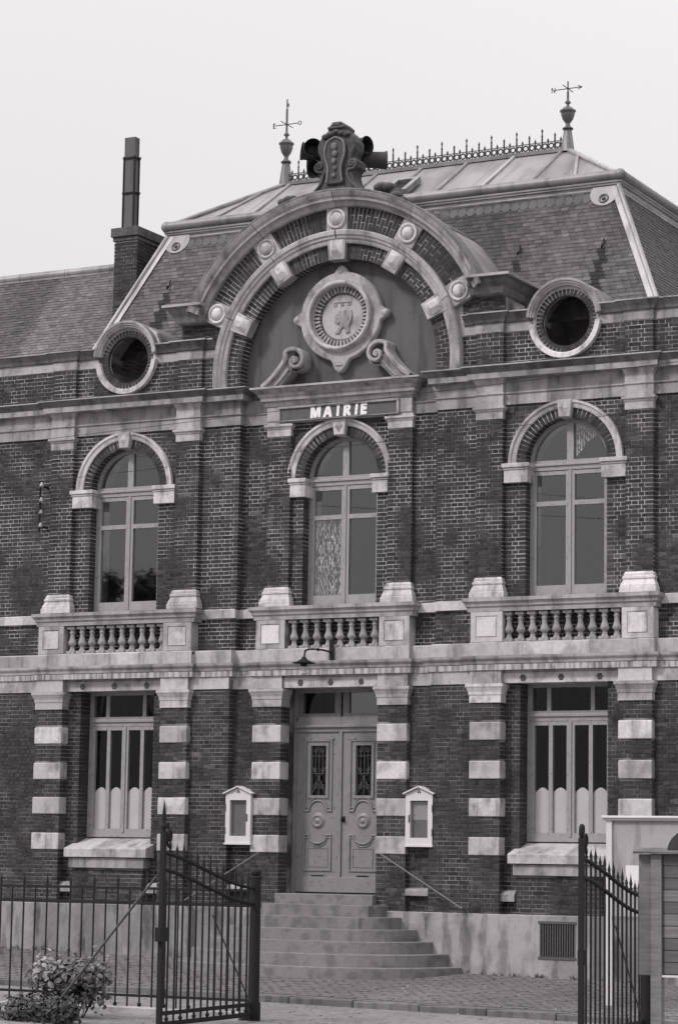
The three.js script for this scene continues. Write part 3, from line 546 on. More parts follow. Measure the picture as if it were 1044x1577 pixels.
  for (let i = 0; i < 44; i++) { const a = i / 44 * P * 2, g = box(-0.019, 0.019, 0.43, 0.554, -0.275, -0.19); g.rotateZ(a); g.translate(mc[0], mc[1], 0); mesh('flute', g, M.stone2, md); }
  const bg = sweepArc([[0, -0.285], [0.56, -0.285]], mc[0], mc[1], 0, P * 2, 40); mesh('recess', bg, M.stone2, md);
  const disc = lathe([[0, 0.02], [0.4, 0.02], [0.415, 0], [0.415, -0.03]], 36); disc.rotateX(P / 2); disc.translate(mc[0], mc[1], -0.26); mesh('shield_disc', disc, M.stone2, md);
  const lion = [[-0.1, 0.12], [-0.05, 0.16], [0.0, 0.15], [0.04, 0.17], [0.05, 0.11], [0.09, 0.04], [0.1, -0.04], [0.14, 0.02], [0.16, 0.1], [0.13, 0.15], [0.17, 0.16], [0.19, 0.08], [0.16, -0.05], [0.12, -0.12], [0.14, -0.22], [0.08, -0.24], [0.07, -0.16], [0.02, -0.12], [-0.03, -0.16], [-0.07, -0.24], [-0.13, -0.23], [-0.08, -0.17], [-0.06, -0.1], [-0.03, -0.03], [-0.1, -0.06], [-0.15, -0.02], [-0.14, 0.02], [-0.06, 0.02], [-0.13, 0.05], [-0.15, 0.09], [-0.08, 0.08], [-0.12, 0.1]];
  mesh('lion_relief', extrude(lion.map(([x, y]) => [mc[0] + x + 0.01, mc[1] + y - 0.06]), -0.245, -0.215, 0.008), M.soot, md);
  mesh('label_relief', [box(-0.17, 0.17, 11.86, 11.875, -0.245, -0.225), ...[-0.14, 0, 0.14].map(x => box(x - 0.03, x + 0.03, 11.8, 11.815, -0.245, -0.225)), ...[-0.14, 0, 0.14].map(x => box(x - 0.028, x - 0.014, 11.815, 11.86, -0.245, -0.225)), ...[-0.14, 0, 0.14].map(x => box(x + 0.014, x + 0.028, 11.815, 11.86, -0.245, -0.225))], M.soot, md);
  for (const [x, y, r] of [[0, 12.42, 0.055], [-0.87, 11.6, 0.055], [0.87, 11.6, 0.055]]) { const k = lathe([[0, 0.05], [0.03, 0.045], [r, 0.02], [r + 0.01, 0]], 14); k.rotateX(P / 2); k.translate(x, y, -0.18); mesh('knob', k, M.stone3, md); }
  mesh('pendant', [extrude([[-0.1, 10.78], [0.1, 10.78], [0.12, 10.72], [0.06, 10.64], [0, 10.6], [-0.06, 10.64], [-0.12, 10.72]], -0.2, -0.14, 0.015), box(-0.07, 0.07, 10.71, 10.74, -0.15, -0.12)], M.stone2, md);
}
{ // crest on top of the gable and leaf scrolls beside it
  const c = group('crest', gable), hx = [[0.62, 13.76], [0.44, 13.86], [0.35, 13.98], [0.31, 14.12], [0.33, 14.22], [0.4, 14.28], [0.41, 14.36], [0.35, 14.42], [0.29, 14.42], [0.3, 14.52], [0.35, 14.62], [0.36, 14.74], [0.31, 14.86], [0.22, 14.95], [0.15, 15.0], [0.16, 15.06], [0.1, 15.12], [0.02, 15.14]];
  const pts = [...hx, ...hx.map(([x, y]) => [-x, y]).reverse()];
  mesh('crest_block', extrude(pts, -0.28, 0.1, 0.03), M.crestStone, c); c.scale.set(0.97, 0.95, 1); c.position.y = 13.7 * 0.05 - 0.03;
  mesh('crest_panel', extrude([[-0.15, 13.98], [0.15, 13.98], [0.13, 14.25], [0.2, 14.55], [0.17, 14.75], [0, 14.82], [-0.17, 14.75], [-0.2, 14.55], [-0.13, 14.25]], 0.1, 0.15, 0.02), M.crestStone, c);
  for (const s of [-1, 1]) { const p = []; for (let i = 0; i <= 20; i++) { const a = -1.2 + i * 0.5, r = 0.1 * Math.pow(0.92, i); p.push([s * (0.33 + r * Math.cos(a)), 14.33 + r * Math.sin(a), 0.11]); } mesh('crest_volute', tube([[s * 0.5, 13.8, 0.1], [s * 0.3, 14.0, 0.11], [s * 0.25, 14.2, 0.11], ...p], 0.028, 50), M.crestStone, c);
    mesh('crest_rib', tube([[s * 0.16, 14.0, 0.15], [s * 0.13, 14.25, 0.16], [s * 0.2, 14.55, 0.16], [s * 0.16, 14.77, 0.15], [0, 14.86, 0.15]], 0.022, 24), M.sootDark, c); }
  for (let i = 0; i < 5; i++) { const g = new THREE.SphereGeometry(0.065 - 0.007 * i, 10, 8); g.scale(1, 1.15, 0.6); g.translate((i % 2 - 0.5) * 0.02, 14.68 - i * 0.14, 0.16); mesh('crest_drop', g, M.sootDark, c); }
  for (let i = 0; i < 5; i++) { const g = new THREE.SphereGeometry(0.09, 9, 7); g.scale(1, 0.7, 1.2); g.translate(-0.22 + i * 0.11, 14.9 + 0.07 * (1 - Math.abs(i - 2) / 2), 0.06); mesh('crest_leaf', g, M.crestStone, c); }
  mesh('crest_cap', [rbox(-0.17, 0.17, 15.03, 15.08, -0.26, 0.14, 0.02), rbox(-0.1, 0.1, 15.08, 15.17, -0.24, 0.12, 0.03)], M.crestStone, c);
  for (const [x, w] of [[-1.12, 0.8], [1.06, 1.0]]) {
    const a = Math.asin(x / 3.15), y = GY + 3.15 * Math.cos(a), g = [];
    for (let i = 0; i < 7; i++) { const sp = new THREE.SphereGeometry(0.13 * w, 10, 8); sp.scale(1, 0.8, 1.3); sp.translate(x + (i - 3) * 0.07 * w, y + 0.05 + 0.12 * w * (1 - Math.abs(i - 3) / 3.2) - (i - 3) * 0.05 * Math.sign(x), -0.05 + (i % 2) * 0.07); g.push(sp); }
    mesh('leaf_scroll', g, M.crestStone, c);
  }
}
// -- windows: local x across, y world height, z = 0 at the face of the frame
function pane(parent, w, h, x, y, z, m = M.glass) { const o = new THREE.Mesh(new THREE.PlaneGeometry(w, h), m); o.name = 'pane'; o.position.set(x, y, z); o.castShadow = true; parent.add(o); return o; }
function upperWindow(x, z) {
  const w = group('arched_window', hall, x, 0, z), P = Math.PI, hw = 0.765, y0 = 6.47, ys = 8.75;
  mesh('frame', [box(-hw, -hw + 0.1, y0, ys, -0.09, 0), box(hw - 0.1, hw, y0, ys, -0.09, 0), ringSector(hw - 0.1, hw + 0.005, -0.09, 0, 0, ys, -P / 2, P / 2, 30)], M.frame, w);
  mesh('transom', [box(-hw + 0.05, hw - 0.05, 8.63, 8.7, -0.07, 0.02), rbox(-hw + 0.05, hw - 0.05, 8.7, 8.75, -0.07, 0.045, 0.012), box(-hw + 0.05, hw - 0.05, 8.75, 8.80, -0.07, 0.012)], M.frame, w);
  mesh('fanlight_mullion', box(-0.06, 0.06, 8.80, 9.42, -0.06, 0.012), M.frame, w);
  for (const s of [-1, 1]) {
    const l = group('casement', w), a = s < 0 ? -hw + 0.09 : 0.012, b = s < 0 ? -0.012 : hw - 0.09;
    mesh('casement_frame', [box(a, a + 0.065, y0 + 0.02, 8.62, -0.06, 0.008), box(b - 0.065, b, y0 + 0.02, 8.62, -0.06, 0.008), box(a + 0.065, b - 0.065, 8.55, 8.62, -0.06, 0.006), box(a + 0.065, b - 0.065, 8.03, 8.11, -0.06, 0.006), box(a + 0.065, b - 0.065, y0 + 0.02, y0 + 0.22, -0.06, 0.006)], M.frame, l);
    const c = (a + b) / 2, pw = b - a - 0.11;
    pane(l, pw, 0.46, c, 8.33, -0.03); pane(l, pw, 1.37, c, 7.355, -0.03);
    const q = new THREE.Shape(); q.moveTo(s * 0.05, 8.78); q.lineTo(s * 0.68, 8.78); for (let i = 0; i <= 16; i++) { const t = i / 16 * (P / 2 - 0.07); q.lineTo(s * 0.68 * Math.cos(t), 8.75 + 0.68 * Math.sin(t) + 0.03 * (1 - i / 16)); } q.lineTo(s * 0.05, 8.78);
    const g = new THREE.Mesh(new THREE.ShapeGeometry(q), M.glass); g.name = 'pane'; g.position.z = -0.03; w.add(g);
  }
  mesh('meeting_bead', rbox(-0.028, 0.028, y0 + 0.02, 8.625, -0.02, 0.028, 0.012), M.frame, w);
  return w;
}
upperWindow(-CX, -0.28); const rightWin = upperWindow(CX, -0.28); const midWin = upperWindow(0, -0.48);
{ // coarse lace curtain behind the left leaf of the middle window
  const t = makeTex(256, (u, v) => { const n = fbm(u, v, 56, 2, 26) + 0.16 * Math.sin(u * 150); const e = u < 0.04 || u > 0.96 ? 0.7 : 0; return Math.max(e, 0.008 + 0.9 * ss(0.6, 0.63, n)); });
  const m = mat(0.62, t, 1, { roughness: 1, side: THREE.DoubleSide }); const g = new THREE.PlaneGeometry(0.56, 1.36, 28, 1), p = g.attributes.position;
  for (let i = 0; i < p.count; i++) p.setZ(i, 0.008 * Math.sin(p.getX(i) * 60)); g.computeVertexNormals();
  const o = new THREE.Mesh(g, m); o.name = 'lace_curtain'; o.position.set(-0.345, 7.36, -0.055); midWin.add(o);
  const q = new THREE.ShapeGeometry(new THREE.Shape([[0.07, 8.82], [0.3, 9.1], [0.46, 9.2], [0.36, 9.3], [0.09, 9.4]].map(p => new THREE.Vector2(...p)))); const r = new THREE.Mesh(q, m); r.name = 'lace_scrap'; r.position.z = -0.05; rightWin.add(r);
}
function lowerWindow(x, z) {
  const w = group('casement_window', hall, x, 0, z), hw = 0.777, y0 = 2.44, yt = 5.06;
  mesh('frame', [box(-hw, -hw + 0.085, y0, yt, -0.09, 0), box(hw - 0.085, hw, y0, yt, -0.09, 0), box(-hw + 0.085, hw - 0.085, y0, y0 + 0.075, -0.09, 0.01), box(-hw + 0.085, hw - 0.085, yt - 0.07, yt, -0.09, -0.003)], M.frame, w);
  mesh('transom', [box(-hw + 0.06, hw - 0.06, 4.43, 4.50, -0.07, 0.012), rbox(-hw + 0.06, hw - 0.06, 4.50, 4.56, -0.07, 0.04, 0.012), box(-hw + 0.06, hw - 0.06, 4.56, 4.60, -0.07, 0.008)], M.frame, w);
  for (const s of [-1, 1]) mesh('muntin', box(s * 0.39 - 0.035, s * 0.39 + 0.035, 4.60, yt - 0.07, -0.06, 0.004), M.frame, w);
  pane(w, 0.28, 0.42, -0.555, 4.79, -0.03, M.glassPlain); pane(w, 0.74, 0.42, 0, 4.79, -0.03, M.glassPlain); pane(w, 0.28, 0.42, 0.555, 4.79, -0.03, M.glassPlain);
  mesh('meeting_bead', rbox(-0.025, 0.025, y0 + 0.08, 4.43, -0.02, 0.026, 0.01), M.frame, w);
  for (const s of [-1, 1]) {
    const a = s < 0 ? -hw + 0.075 : 0.01, b = s < 0 ? -0.01 : hw - 0.075, l = group('casement', w), c = (a + b) / 2;
    mesh('casement_frame', [box(a, a + 0.06, y0 + 0.075, 4.43, -0.06, 0.006), box(b - 0.06, b, y0 + 0.075, 4.43, -0.06, 0.006), box(a + 0.06, b - 0.06, 4.36, 4.43, -0.06, 0.004), box(a + 0.06, b - 0.06, y0 + 0.075, y0 + 0.15, -0.06, 0.004), box(c - 0.035, c + 0.035, y0 + 0.15, 4.36, -0.06, 0.002)], M.frame, l);
    for (const k of [-1, 1]) {
      const pw = (b - a - 0.19) / 2, px = c + k * (pw / 2 + 0.035);
      pane(l, pw + 0.03, 1.8, px, 3.48, -0.03, M.glassPlain);
      const h = pw / 2 + 0.004, pts = [[-h, 2.56], [h, 2.56], [h, 3.22], [h * 0.88, 3.26], [h * 0.62, 3.295], [h * 0.3, 3.325], [0, 3.335], [-h * 0.3, 3.325], [-h * 0.62, 3.295], [-h * 0.88, 3.26], [-h, 3.22]];
      const q = extrude(pts.map(([u, v]) => [u + px, v]), -0.05, -0.044, 0.001); mesh('half_curtain', q, M.curtain, l);
    }
  }
  return w;
}
lowerWindow(-CX, -0.33); lowerWindow(CX, -0.33);
for (const s of [-1, 1]) { // sloping sills, apron under them, small stone pads at the foot of the pilasters
  const c = s * CX, sl = group('window_sill', hall);
  const prof = [[-0.34, 2.42], [0.26, 2.235], [0.27, 2.22], [0.27, 2.08], [-0.34, 2.08]];
  mesh('sill_slab', [quads([prof.map(([z, y]) => [c - 0.86, y, z]), prof.map(([z, y]) => [c + 0.86, y, z])]), capPoly(prof, ([z, y]) => [c - 0.86, y, z]), capPoly(prof, ([z, y]) => [c + 0.86, y, z])], M.stone2, sl);
  mesh('sill_support', rbox(c - 0.79, c + 0.79, 1.885, 2.07, -0.1, 0.22, 0.012), M.soot, sl);
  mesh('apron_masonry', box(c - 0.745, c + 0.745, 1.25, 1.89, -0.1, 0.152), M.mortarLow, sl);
  layBricks(c - 0.75, c + 0.75, 1.25, 1.88, 0.16, 0.1);
  const pad = (x0, x1, y0, y1, z1) => { const pr = [[-0.1, y1], [z1 * 0.45, y1 - 0.03], [z1, y0 + (y1 - y0) * 0.55], [z1, y0], [-0.1, y0]]; mesh('stone_pad', [quads([pr.map(([z, y]) => [x0, y, z]), pr.map(([z, y]) => [x1, y, z])]), capPoly(pr, ([z, y]) => [x0, y, z]), capPoly(pr, ([z, y]) => [x1, y, z])], M.stone2, hall); };
  pad(c - 1.06, c - 0.8, 1.46, 1.66, 0.12); pad(c + 0.8, c + 1.06, 1.46, 1.66, 0.12); pad(s > 0 ? 1.5 : -1.96, s > 0 ? 1.96 : -1.5, 1.52, 1.66, 0.03);
}
{ // entrance door: two leaves with iron grilles, fanlight of two panes
  const d = group('door', hall, 0, 0, -0.45), hw = 0.935;
  mesh('door_frame', [box(-hw, -hw + 0.07, 1.5, 5.06, -0.12, 0.0), box(hw - 0.07, hw, 1.5, 5.06, -0.12, 0.0), box(-hw + 0.07, hw - 0.07, 4.98, 5.06, -0.12, 0)], M.door, d);
  mesh('door_transom', [box(-hw + 0.05, hw - 0.05, 4.30, 4.37, -0.1, 0.01), rbox(-hw + 0.05, hw - 0.05, 4.37, 4.42, -0.1, 0.05, 0.012), box(-hw + 0.05, hw - 0.05, 4.42, 4.56, -0.1, 0.0)], M.door, d);
  for (const s of [-1, 1]) {
    mesh('fanlight_frame', [box(s * 0.45 - 0.43, s * 0.45 - 0.31, 4.56, 4.98, -0.1, -0.01), box(s * 0.45 + 0.31, s * 0.45 + 0.43, 4.56, 4.98, -0.1, -0.01), box(s * 0.45 - 0.31, s * 0.45 + 0.31, 4.56, 4.62, -0.1, -0.013)], M.doorDark, d);
    pane(d, 0.64, 0.4, s * 0.45, 4.79, -0.05, s > 0 ? M.glass : M.glassPlain);
    // leaf
    const a = s < 0 ? -hw + 0.06 : 0.006, b = s < 0 ? -0.006 : hw - 0.06, c = (a + b) / 2, leaf = group('door_leaf', d);
    const gx = 0.145, slab = new THREE.Shape([[a, 1.53], [b, 1.53], [b, 4.30], [a, 4.30]].map(p => new THREE.Vector2(...p)));
    mesh('leaf_panel', extrude(slab, -0.09, -0.02, 0, [[[c - gx, 3.2], [c + gx, 3.2], [c + gx, 4.06], [c - gx, 4.06]]]), M.door, leaf);
    const fr = (x0, x1, y0, y1, w, z0, z1) => [box(x0, x1, y1 - w, y1, z0, z1), box(x0, x1, y0, y0 + w, z0, z1), box(x0, x0 + w, y0 + w, y1 - w, z0, z1), box(x1 - w, x1, y0 + w, y1 - w, z0, z1)];
    const arc = (y, dy, w, zz) => { const p = []; for (let i = 0; i <= 32; i++) { const t = i / 32 * 2 - 1; p.push([c + t * 0.27, y + (Math.abs(t) < 0.66 ? dy * Math.sqrt(1 - (t / 0.66) ** 2) : 0), zz]); } return tube(p, w, 40, 6); };
    mesh('upper_moulding', [...fr(c - gx - 0.055, c + gx + 0.055, 3.15, 4.11, 0.05, -0.02, 0.004), box(c - 0.27, c - 0.245, 2.93, 4.16, -0.02, 0.002), box(c + 0.245, c + 0.27, 2.93, 4.16, -0.02, 0.002), box(c - 0.245, c + 0.245, 4.135, 4.16, -0.02, 0.002), rbox(c - 0.3, c - 0.16, 4.16, 4.2, -0.02, 0.006, 0.01), rbox(c + 0.16, c + 0.3, 4.16, 4.2, -0.02, 0.006, 0.01), arc(2.93, 0.18, 0.019, -0.012), arc(2.99, 0.18, 0.012, -0.014)], M.door, leaf);
    mesh('lower_moulding', [box(c - 0.27, c - 0.245, 1.9, 2.52, -0.02, 0.002), box(c + 0.245, c + 0.27, 1.9, 2.52, -0.02, 0.002), box(c - 0.245, c + 0.245, 1.9, 1.925, -0.02, 0.002), arc(2.52, -0.15, 0.02, -0.012), arc(2.47, -0.15, 0.012, -0.014), ...fr(c - 0.2, c + 0.2, 1.97, 2.3, 0.014, -0.02, -0.01)], M.door, leaf);
    mesh('kick_board', rbox(a + 0.01, b - 0.01, 1.535, 1.8, -0.02, 0.012, 0.01), M.door, leaf);
    const rz = lathe([[0, 0.045], [0.025, 0.04], [0.045, 0.02], [0.075, 0.018], [0.085, 0.035], [0.105, 0.03], [0.115, 0.01], [0.135, 0.012], [0.145, 0.0]], 22); rz.rotateX(Math.PI / 2); rz.translate(c, 2.76, -0.02); mesh('door_boss', rz, M.door, leaf);
    mesh('letter_slot', box(c - 0.07, c + 0.07, s < 0 ? 2.31 : 1.82, s < 0 ? 2.345 : 1.835, -0.02, -0.006), M.iron, leaf);
    mesh('bottom_slot', box(c - 0.12, c + 0.12, 1.815, 1.83, -0.02, -0.008), M.iron, leaf);
    pane(leaf, 0.3, 0.88, c, 3.63, -0.07, M.glassPlain);
    const sp = (cx, cy, r, k) => { const p = []; for (let i = 0; i <= 16; i++) { const t = i * 0.55 * k + 1.57; const q = r * Math.pow(0.93, i); p.push([cx + q * Math.cos(t), cy + q * Math.sin(t), -0.03]); } return tube(p, 0.006, 36, 5); };
    mesh('iron_grille', [rod([c, 3.2, -0.03], [c, 4.06, -0.03], 0.007), ...[-1, 1].flatMap(k => [rod([c + k * 0.072, 3.55, -0.03], [c + k * 0.072, 3.98, -0.03], 0.006), sp(c + k * 0.07, 3.36, 0.06, k), sp(c + k * 0.07, 3.64, 0.045, -k), sp(c + k * 0.07, 3.98, 0.05, k), rod([c + k * 0.13, 3.22, -0.03], [c, 3.52, -0.03], 0.006), rod([c + k * 0.14, 3.7, -0.03], [c, 3.5, -0.03], 0.005)]), rod([c - 0.145, 3.58, -0.03], [c + 0.145, 3.58, -0.03], 0.005), rod([c - 0.145, 3.88, -0.03], [c + 0.145, 3.88, -0.03], 0.005)], M.ironGrey, leaf);
    if (s > 0) { const k = new THREE.SphereGeometry(0.032, 12, 8); k.translate(0.06, 2.79, 0.03); mesh('door_knob', [k, rod([0.06, 2.79, -0.02], [0.06, 2.79, 0.03], 0.014), box(0.03, 0.09, 2.74, 2.84, -0.02, -0.012)], M.iron, leaf); }
  }
  mesh('meeting_bead', rbox(-0.03, 0.025, 1.53, 4.30, -0.02, 0.012, 0.01), M.door, d);
}
// -- rooms behind the glass
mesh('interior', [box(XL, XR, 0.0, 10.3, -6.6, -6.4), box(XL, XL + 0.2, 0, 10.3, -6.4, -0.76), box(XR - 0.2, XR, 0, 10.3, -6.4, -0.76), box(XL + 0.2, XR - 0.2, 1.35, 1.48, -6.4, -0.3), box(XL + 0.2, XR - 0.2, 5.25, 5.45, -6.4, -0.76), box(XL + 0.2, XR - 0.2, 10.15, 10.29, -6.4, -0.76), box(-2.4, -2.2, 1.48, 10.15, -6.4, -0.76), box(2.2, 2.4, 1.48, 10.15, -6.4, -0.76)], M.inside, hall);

// -- mansard roof
const roof = group('roof', hall);
const B0 = { x: 5.71, y: 11.3, z: -0.84 }, B1 = { x: 4.56, y: 13.86, z: -1.81 };
const RZ = -3.41, backZ = z => 2 * RZ - z;
{
  const corner = (b, sx, back) => [sx * b.x, b.y, back ? backZ(b.z) : b.z];
  const loop = b => [corner(b, -1, 0), corner(b, 1, 0), corner(b, 1, 1), corner(b, -1, 1), corner(b, -1, 0)];
  mesh('roof_deck', [quads([loop(B0), loop(B1)]), box(-B1.x, B1.x, 13.7, 13.85, backZ(B1.z), B1.z)], M.roofBase, roof);
  // slates, front and both ends
  const slates = new Pieces('slate', M.slate, [0.016, 0.05, 0.08, 0.105, 0.13, 0.16, 0.2]);
  const expo = 0.08, sw = 0.135;
  const stain = [[4.5, 12.7, 0.15, 1.0], [-4.3, 12.72, 0.15, 0.8], [2.9, 12.7, 0.06, 0.3]];
  const lay = (P0, ex, up, L, len, inset) => {              // P0 foot corner, ex along the eaves, up along the slope
    const nrm = new THREE.Vector3().crossVectors(ex, up).normalize(), basis = new THREE.Matrix4().makeBasis(ex, up, nrm), q = new THREE.Quaternion().setFromRotationMatrix(basis).multiply(new THREE.Quaternion().setFromAxisAngle(new THREE.Vector3(1, 0, 0), -0.085));
    let r = 0;
    for (let s = 0; s < L - 0.02; s += expo, r++) {
      const i0 = inset * s / L, w0 = len - 2 * i0;
      for (let x = -(r % 2) * sw / 2; x < w0; x += sw) {
        const a = Math.max(0, x), b = Math.min(w0, x + sw - 0.004); if (b - a < 0.03) continue;
        const c = P0.clone().addScaledVector(ex, i0 + (a + b) / 2).addScaledVector(up, s + 0.06).addScaledVector(nrm, 0.008 + rr(0, 0.004));
        if (Math.hypot(c.x, c.y - GY) < 3.0 && nrm.z > 0.3) continue;
        let t = 0.058 + 0.105 * fbm((c.x + c.z * 0.7 + 20) / 40, c.y / 20, 11, 4, 5) + (rnd() < 0.08 ? rr(0.02, 0.06) : rr(-0.014, 0.018));
        t *= 1 - 0.42 * ss(0.46, 0.68, fbm((c.x + 20) / 40, c.y / 60, 34, 3, 4)); t *= 0.75 + 0.5 * fbm((c.x + c.z + 20) / 40, c.y / 40, 60, 2, 24);
        for (const [sx, sy, sr, sl] of stain) { const dy = sy - c.y; if (nrm.z > 0.3 && dy > 0 && dy < sl && Math.abs(c.x - sx + dy * 0.08) < sr * (0.35 + 0.65 * dy / sl)) t *= 0.12; }
        slates.add(c.x, c.y, c.z, b - a, 0.13, 0.012, Math.max(0.014, t), q);
      }
    }
  };
  const v = (x, y, z) => new THREE.Vector3(x, y, z);
  const upF = v(0, B1.y - B0.y, B1.z - B0.z), LF = upF.length(); lay(v(-B0.x, B0.y, B0.z), v(1, 0, 0), upF.clone().normalize(), LF, 2 * B0.x, B0.x - B1.x);
  const dep = 2 * (B0.z - RZ), ins = B0.z - B1.z;
  const upR = v(B1.x - B0.x, B1.y - B0.y, 0), LR = upR.length(); lay(v(B0.x, B0.y, B0.z), v(0, 0, -1), upR.clone().normalize(), LR, dep, ins);
  const upL = v(B0.x - B1.x, B1.y - B0.y, 0); lay(v(-B0.x, B0.y, backZ(B0.z)), v(0, 0, 1), upL.clone().normalize(), LR, dep, ins);
  // low roof of the left wing
  const E0 = v(XL, 11.33, -0.84), upW = v(0, 13.53 - 11.33, -2.5 + 0.84), LW = upW.length();
  lay(E0, v(1, 0, 0), upW.clone().normalize(), LW, -5.0 - XL, 0);
  mesh('wing_deck', [quads([[[XL, 11.31, -0.84], [-4.9, 11.31, -0.84]], [[XL, 13.51, -2.5], [-4.9, 13.51, -2.5]], [[XL, 11.3, -4.2], [-4.9, 11.3, -4.2]]])], M.roofBase, roof);
  for (let x = XL; x < -5.3; x += 1.06) mesh('wing_ridge_roll', (() => { const g = new THREE.CylinderGeometry(0.1, 0.1, 1.05, 12); g.rotateZ(Math.PI / 2); g.translate(x + 0.53, 13.55, -2.5); return [g, box(x, x + 1.05, 13.36, 13.5, -2.47, -2.42)]; })(), M.zinc, roof);
  slates.build(roof);
  // round-ended course under the top
  const scm = mat(0.06, T.slate, 1.3, { roughness: 0.6 }); for (let x = -4.05; x < 4.1; x += 0.172) { if (Math.hypot(x, 13.62 - GY) < 3.2) continue; const g = new THREE.CylinderGeometry(0.085, 0.085, 0.012, 14); g.rotateX(Math.PI / 2); g.rotateX(-0.36); g.translate(x, 13.655, -1.712); mesh('scallop_slate', g, scm, roof); }
  // flashing band, top cornice of sheet metal, big roll
  const TL = [[-4.6, -1.85 - 3.1], [-4.6, -1.8], [4.6, -1.8], [4.6, -1.85 - 3.1]];
  mesh('top_fascia', sweep([[0.02, 13.68], [0.025, 13.80], [0.035, 13.805], [0.035, 13.83], [0.015, 13.835]], TL), M.zincLight, roof);
  mesh('top_moulding', sweep([[0.015, 13.836], [0.02, 13.87], [0.05, 13.885], [0.05, 13.91], [0.07, 13.925], [0.07, 13.955], [0.03, 13.96]], TL), M.zinc, roof);
  const roll = (x0, x1) => { const g = new THREE.CylinderGeometry(0.1, 0.1, x1 - x0, 14); g.rotateZ(Math.PI / 2); g.translate((x0 + x1) / 2, 14.05, -1.78); return g; };
  for (const [a, b] of [[-4.66, -3.4], [-3.395, -2.1], [-2.095, 0], [0.005, 2.0], [2.005, 3.3], [3.305, 4.66]]) mesh('edge_roll', roll(a, b), M.zinc, roof);
  for (const s of [-1, 1]) { const g = new THREE.CylinderGeometry(0.1, 0.1, 3.3, 14); g.rotateX(Math.PI / 2); g.translate(s * 4.63, 14.05, -3.4); const k = new THREE.SphereGeometry(0.11, 12, 8); k.translate(s * 4.63, 14.05, -1.77); mesh('edge_roll', [g, k], M.zinc, roof); }
  // upper roof in zinc sheets between batten rolls
  const c0 = [[-4.55, 14.08, -1.84], [4.55, 14.08, -1.84], [4.55, 14.08, backZ(-1.84)], [-4.55, 14.08, backZ(-1.84)]], r0 = [-2.96, 15.1, RZ], r1 = [2.96, 15.1, RZ];
  mesh('zinc_sheet', [quads([[c0[0], c0[1]], [r0, r1]]), quads([[c0[2], c0[3]], [r1, r0]]), quads([[c0[1], c0[2]], [r1, r1]]), quads([[c0[3], c0[0]], [r0, r0]])], M.zinc, roof);
  for (let x = -2.85; x < 2.96; x += 0.95) mesh('batten_roll', rod([x, 14.1, -1.84], [x, 15.11, RZ], 0.04, 8), M.zincLight, roof);
  for (const s of [-1, 1]) {
    mesh('batten_roll', rod([s * 3.75, 14.1, -1.84], [s * 3.3, 14.88, -3.05], 0.035, 8), M.zincLight, roof);
    mesh('hip_roll', rod([s * 4.57, 14.1, -1.82], [s * 2.96, 15.12, RZ], 0.05, 8), M.zincLight, roof);
    mesh('hip_roll', rod([s * 4.57, 14.1, backZ(-1.82)], [s * 2.96, 15.12, RZ], 0.05, 8), M.zincLight, roof);
    // flashing along the mansard hips: a flat strip on each side of the arris with a roll
    const lo = v(s * (B0.x + 0.045), B0.y, B0.z + 0.045), hi = v(s * (B1.x + 0.045), B1.y, B1.z + 0.045), d = hi.clone().sub(lo), e1 = v(-s, 0, 0), e2 = v(0, 0, -1);
    const st = (e, w) => quads([[lo.toArray(), hi.toArray()], [lo.clone().addScaledVector(e, w).toArray(), hi.clone().addScaledVector(e, w).toArray()]]);
    const sh = [st(e1, 0.15), st(e2, 0.16)]; mesh('hip_flashing', [...sh, rod(lo.toArray(), hi.toArray(), 0.045, 10)], M.zincLight, roof);
    // quarter-round ornament in the top corner
    const q = new THREE.CylinderGeometry(0.27, 0.27, 0.02, 20); q.rotateX(Math.PI / 2); q.rotateX(-0.36); q.translate(s * 4.36, 13.74, -1.735); mesh('corner_plate', q, M.zinc, roof);
    const t = new THREE.TorusGeometry(0.08, 0.018, 6, 16); t.rotateX(-0.36); t.translate(s * 4.36, 13.63, -1.675); const t2 = new THREE.SphereGeometry(0.04, 8, 6); t2.translate(s * 4.36, 13.63, -1.675); mesh('corner_rosette', [t, t2], M.zincDark, roof);
  }
  for (const [x, y] of [[4.5, 12.7], [2.92, 12.73], [-4.28, 12.78]]) { const z = B0.z + (B1.z - B0.z) * (y - B0.y) / (B1.y - B0.y); mesh('roof_hook', tube([[x, y + 0.12, z + 0.02], [x, y, z + 0.06], [x - 0.01, y - 0.06, z + 0.12], [x + 0.02, y - 0.02, z + 0.15]], 0.016, 14), M.iron, roof); }
  // an opened skylight leaf by the crest
  const skp = g => { g.rotateX(0.58); g.translate(0.12, 14.42, -2.28); return g; }; mesh('skylight_frame', [skp(box(-0.26, -0.16, -0.02, 0.09, -0.35, 0.35)), skp(box(0.16, 0.26, -0.02, 0.09, -0.35, 0.35)), skp(box(-0.16, 0.16, -0.02, 0.09, -0.35, -0.27))], M.zincLight, roof); mesh('skylight_pane', skp(box(-0.16, 0.16, 0.0, 0.03, -0.27, 0.35)), M.iron, roof);
  // ridge capping and cresting
  mesh('ridge_cap', box(-2.98, 2.98, 15.08, 15.15, RZ - 0.07, RZ + 0.07), M.zincDark, roof);
  const crest = group('ridge_cresting', hall), unit = [];
  const U = 0.2565;
  unit.push(box(-U / 2, U / 2, 0, 0.02, -0.01, 0.01), rod([-U / 2 + 0.01, 0, 0], [-U / 2 + 0.01, 0.25, 0], 0.016, 6), box(-U / 2, U / 2, 0.155, 0.168, -0.008, 0.008));
  for (const k of [-1, 1]) { const r = new THREE.TorusGeometry(0.048, 0.015, 6, 14); r.translate(k * U / 4, 0.085, 0); unit.push(r); }
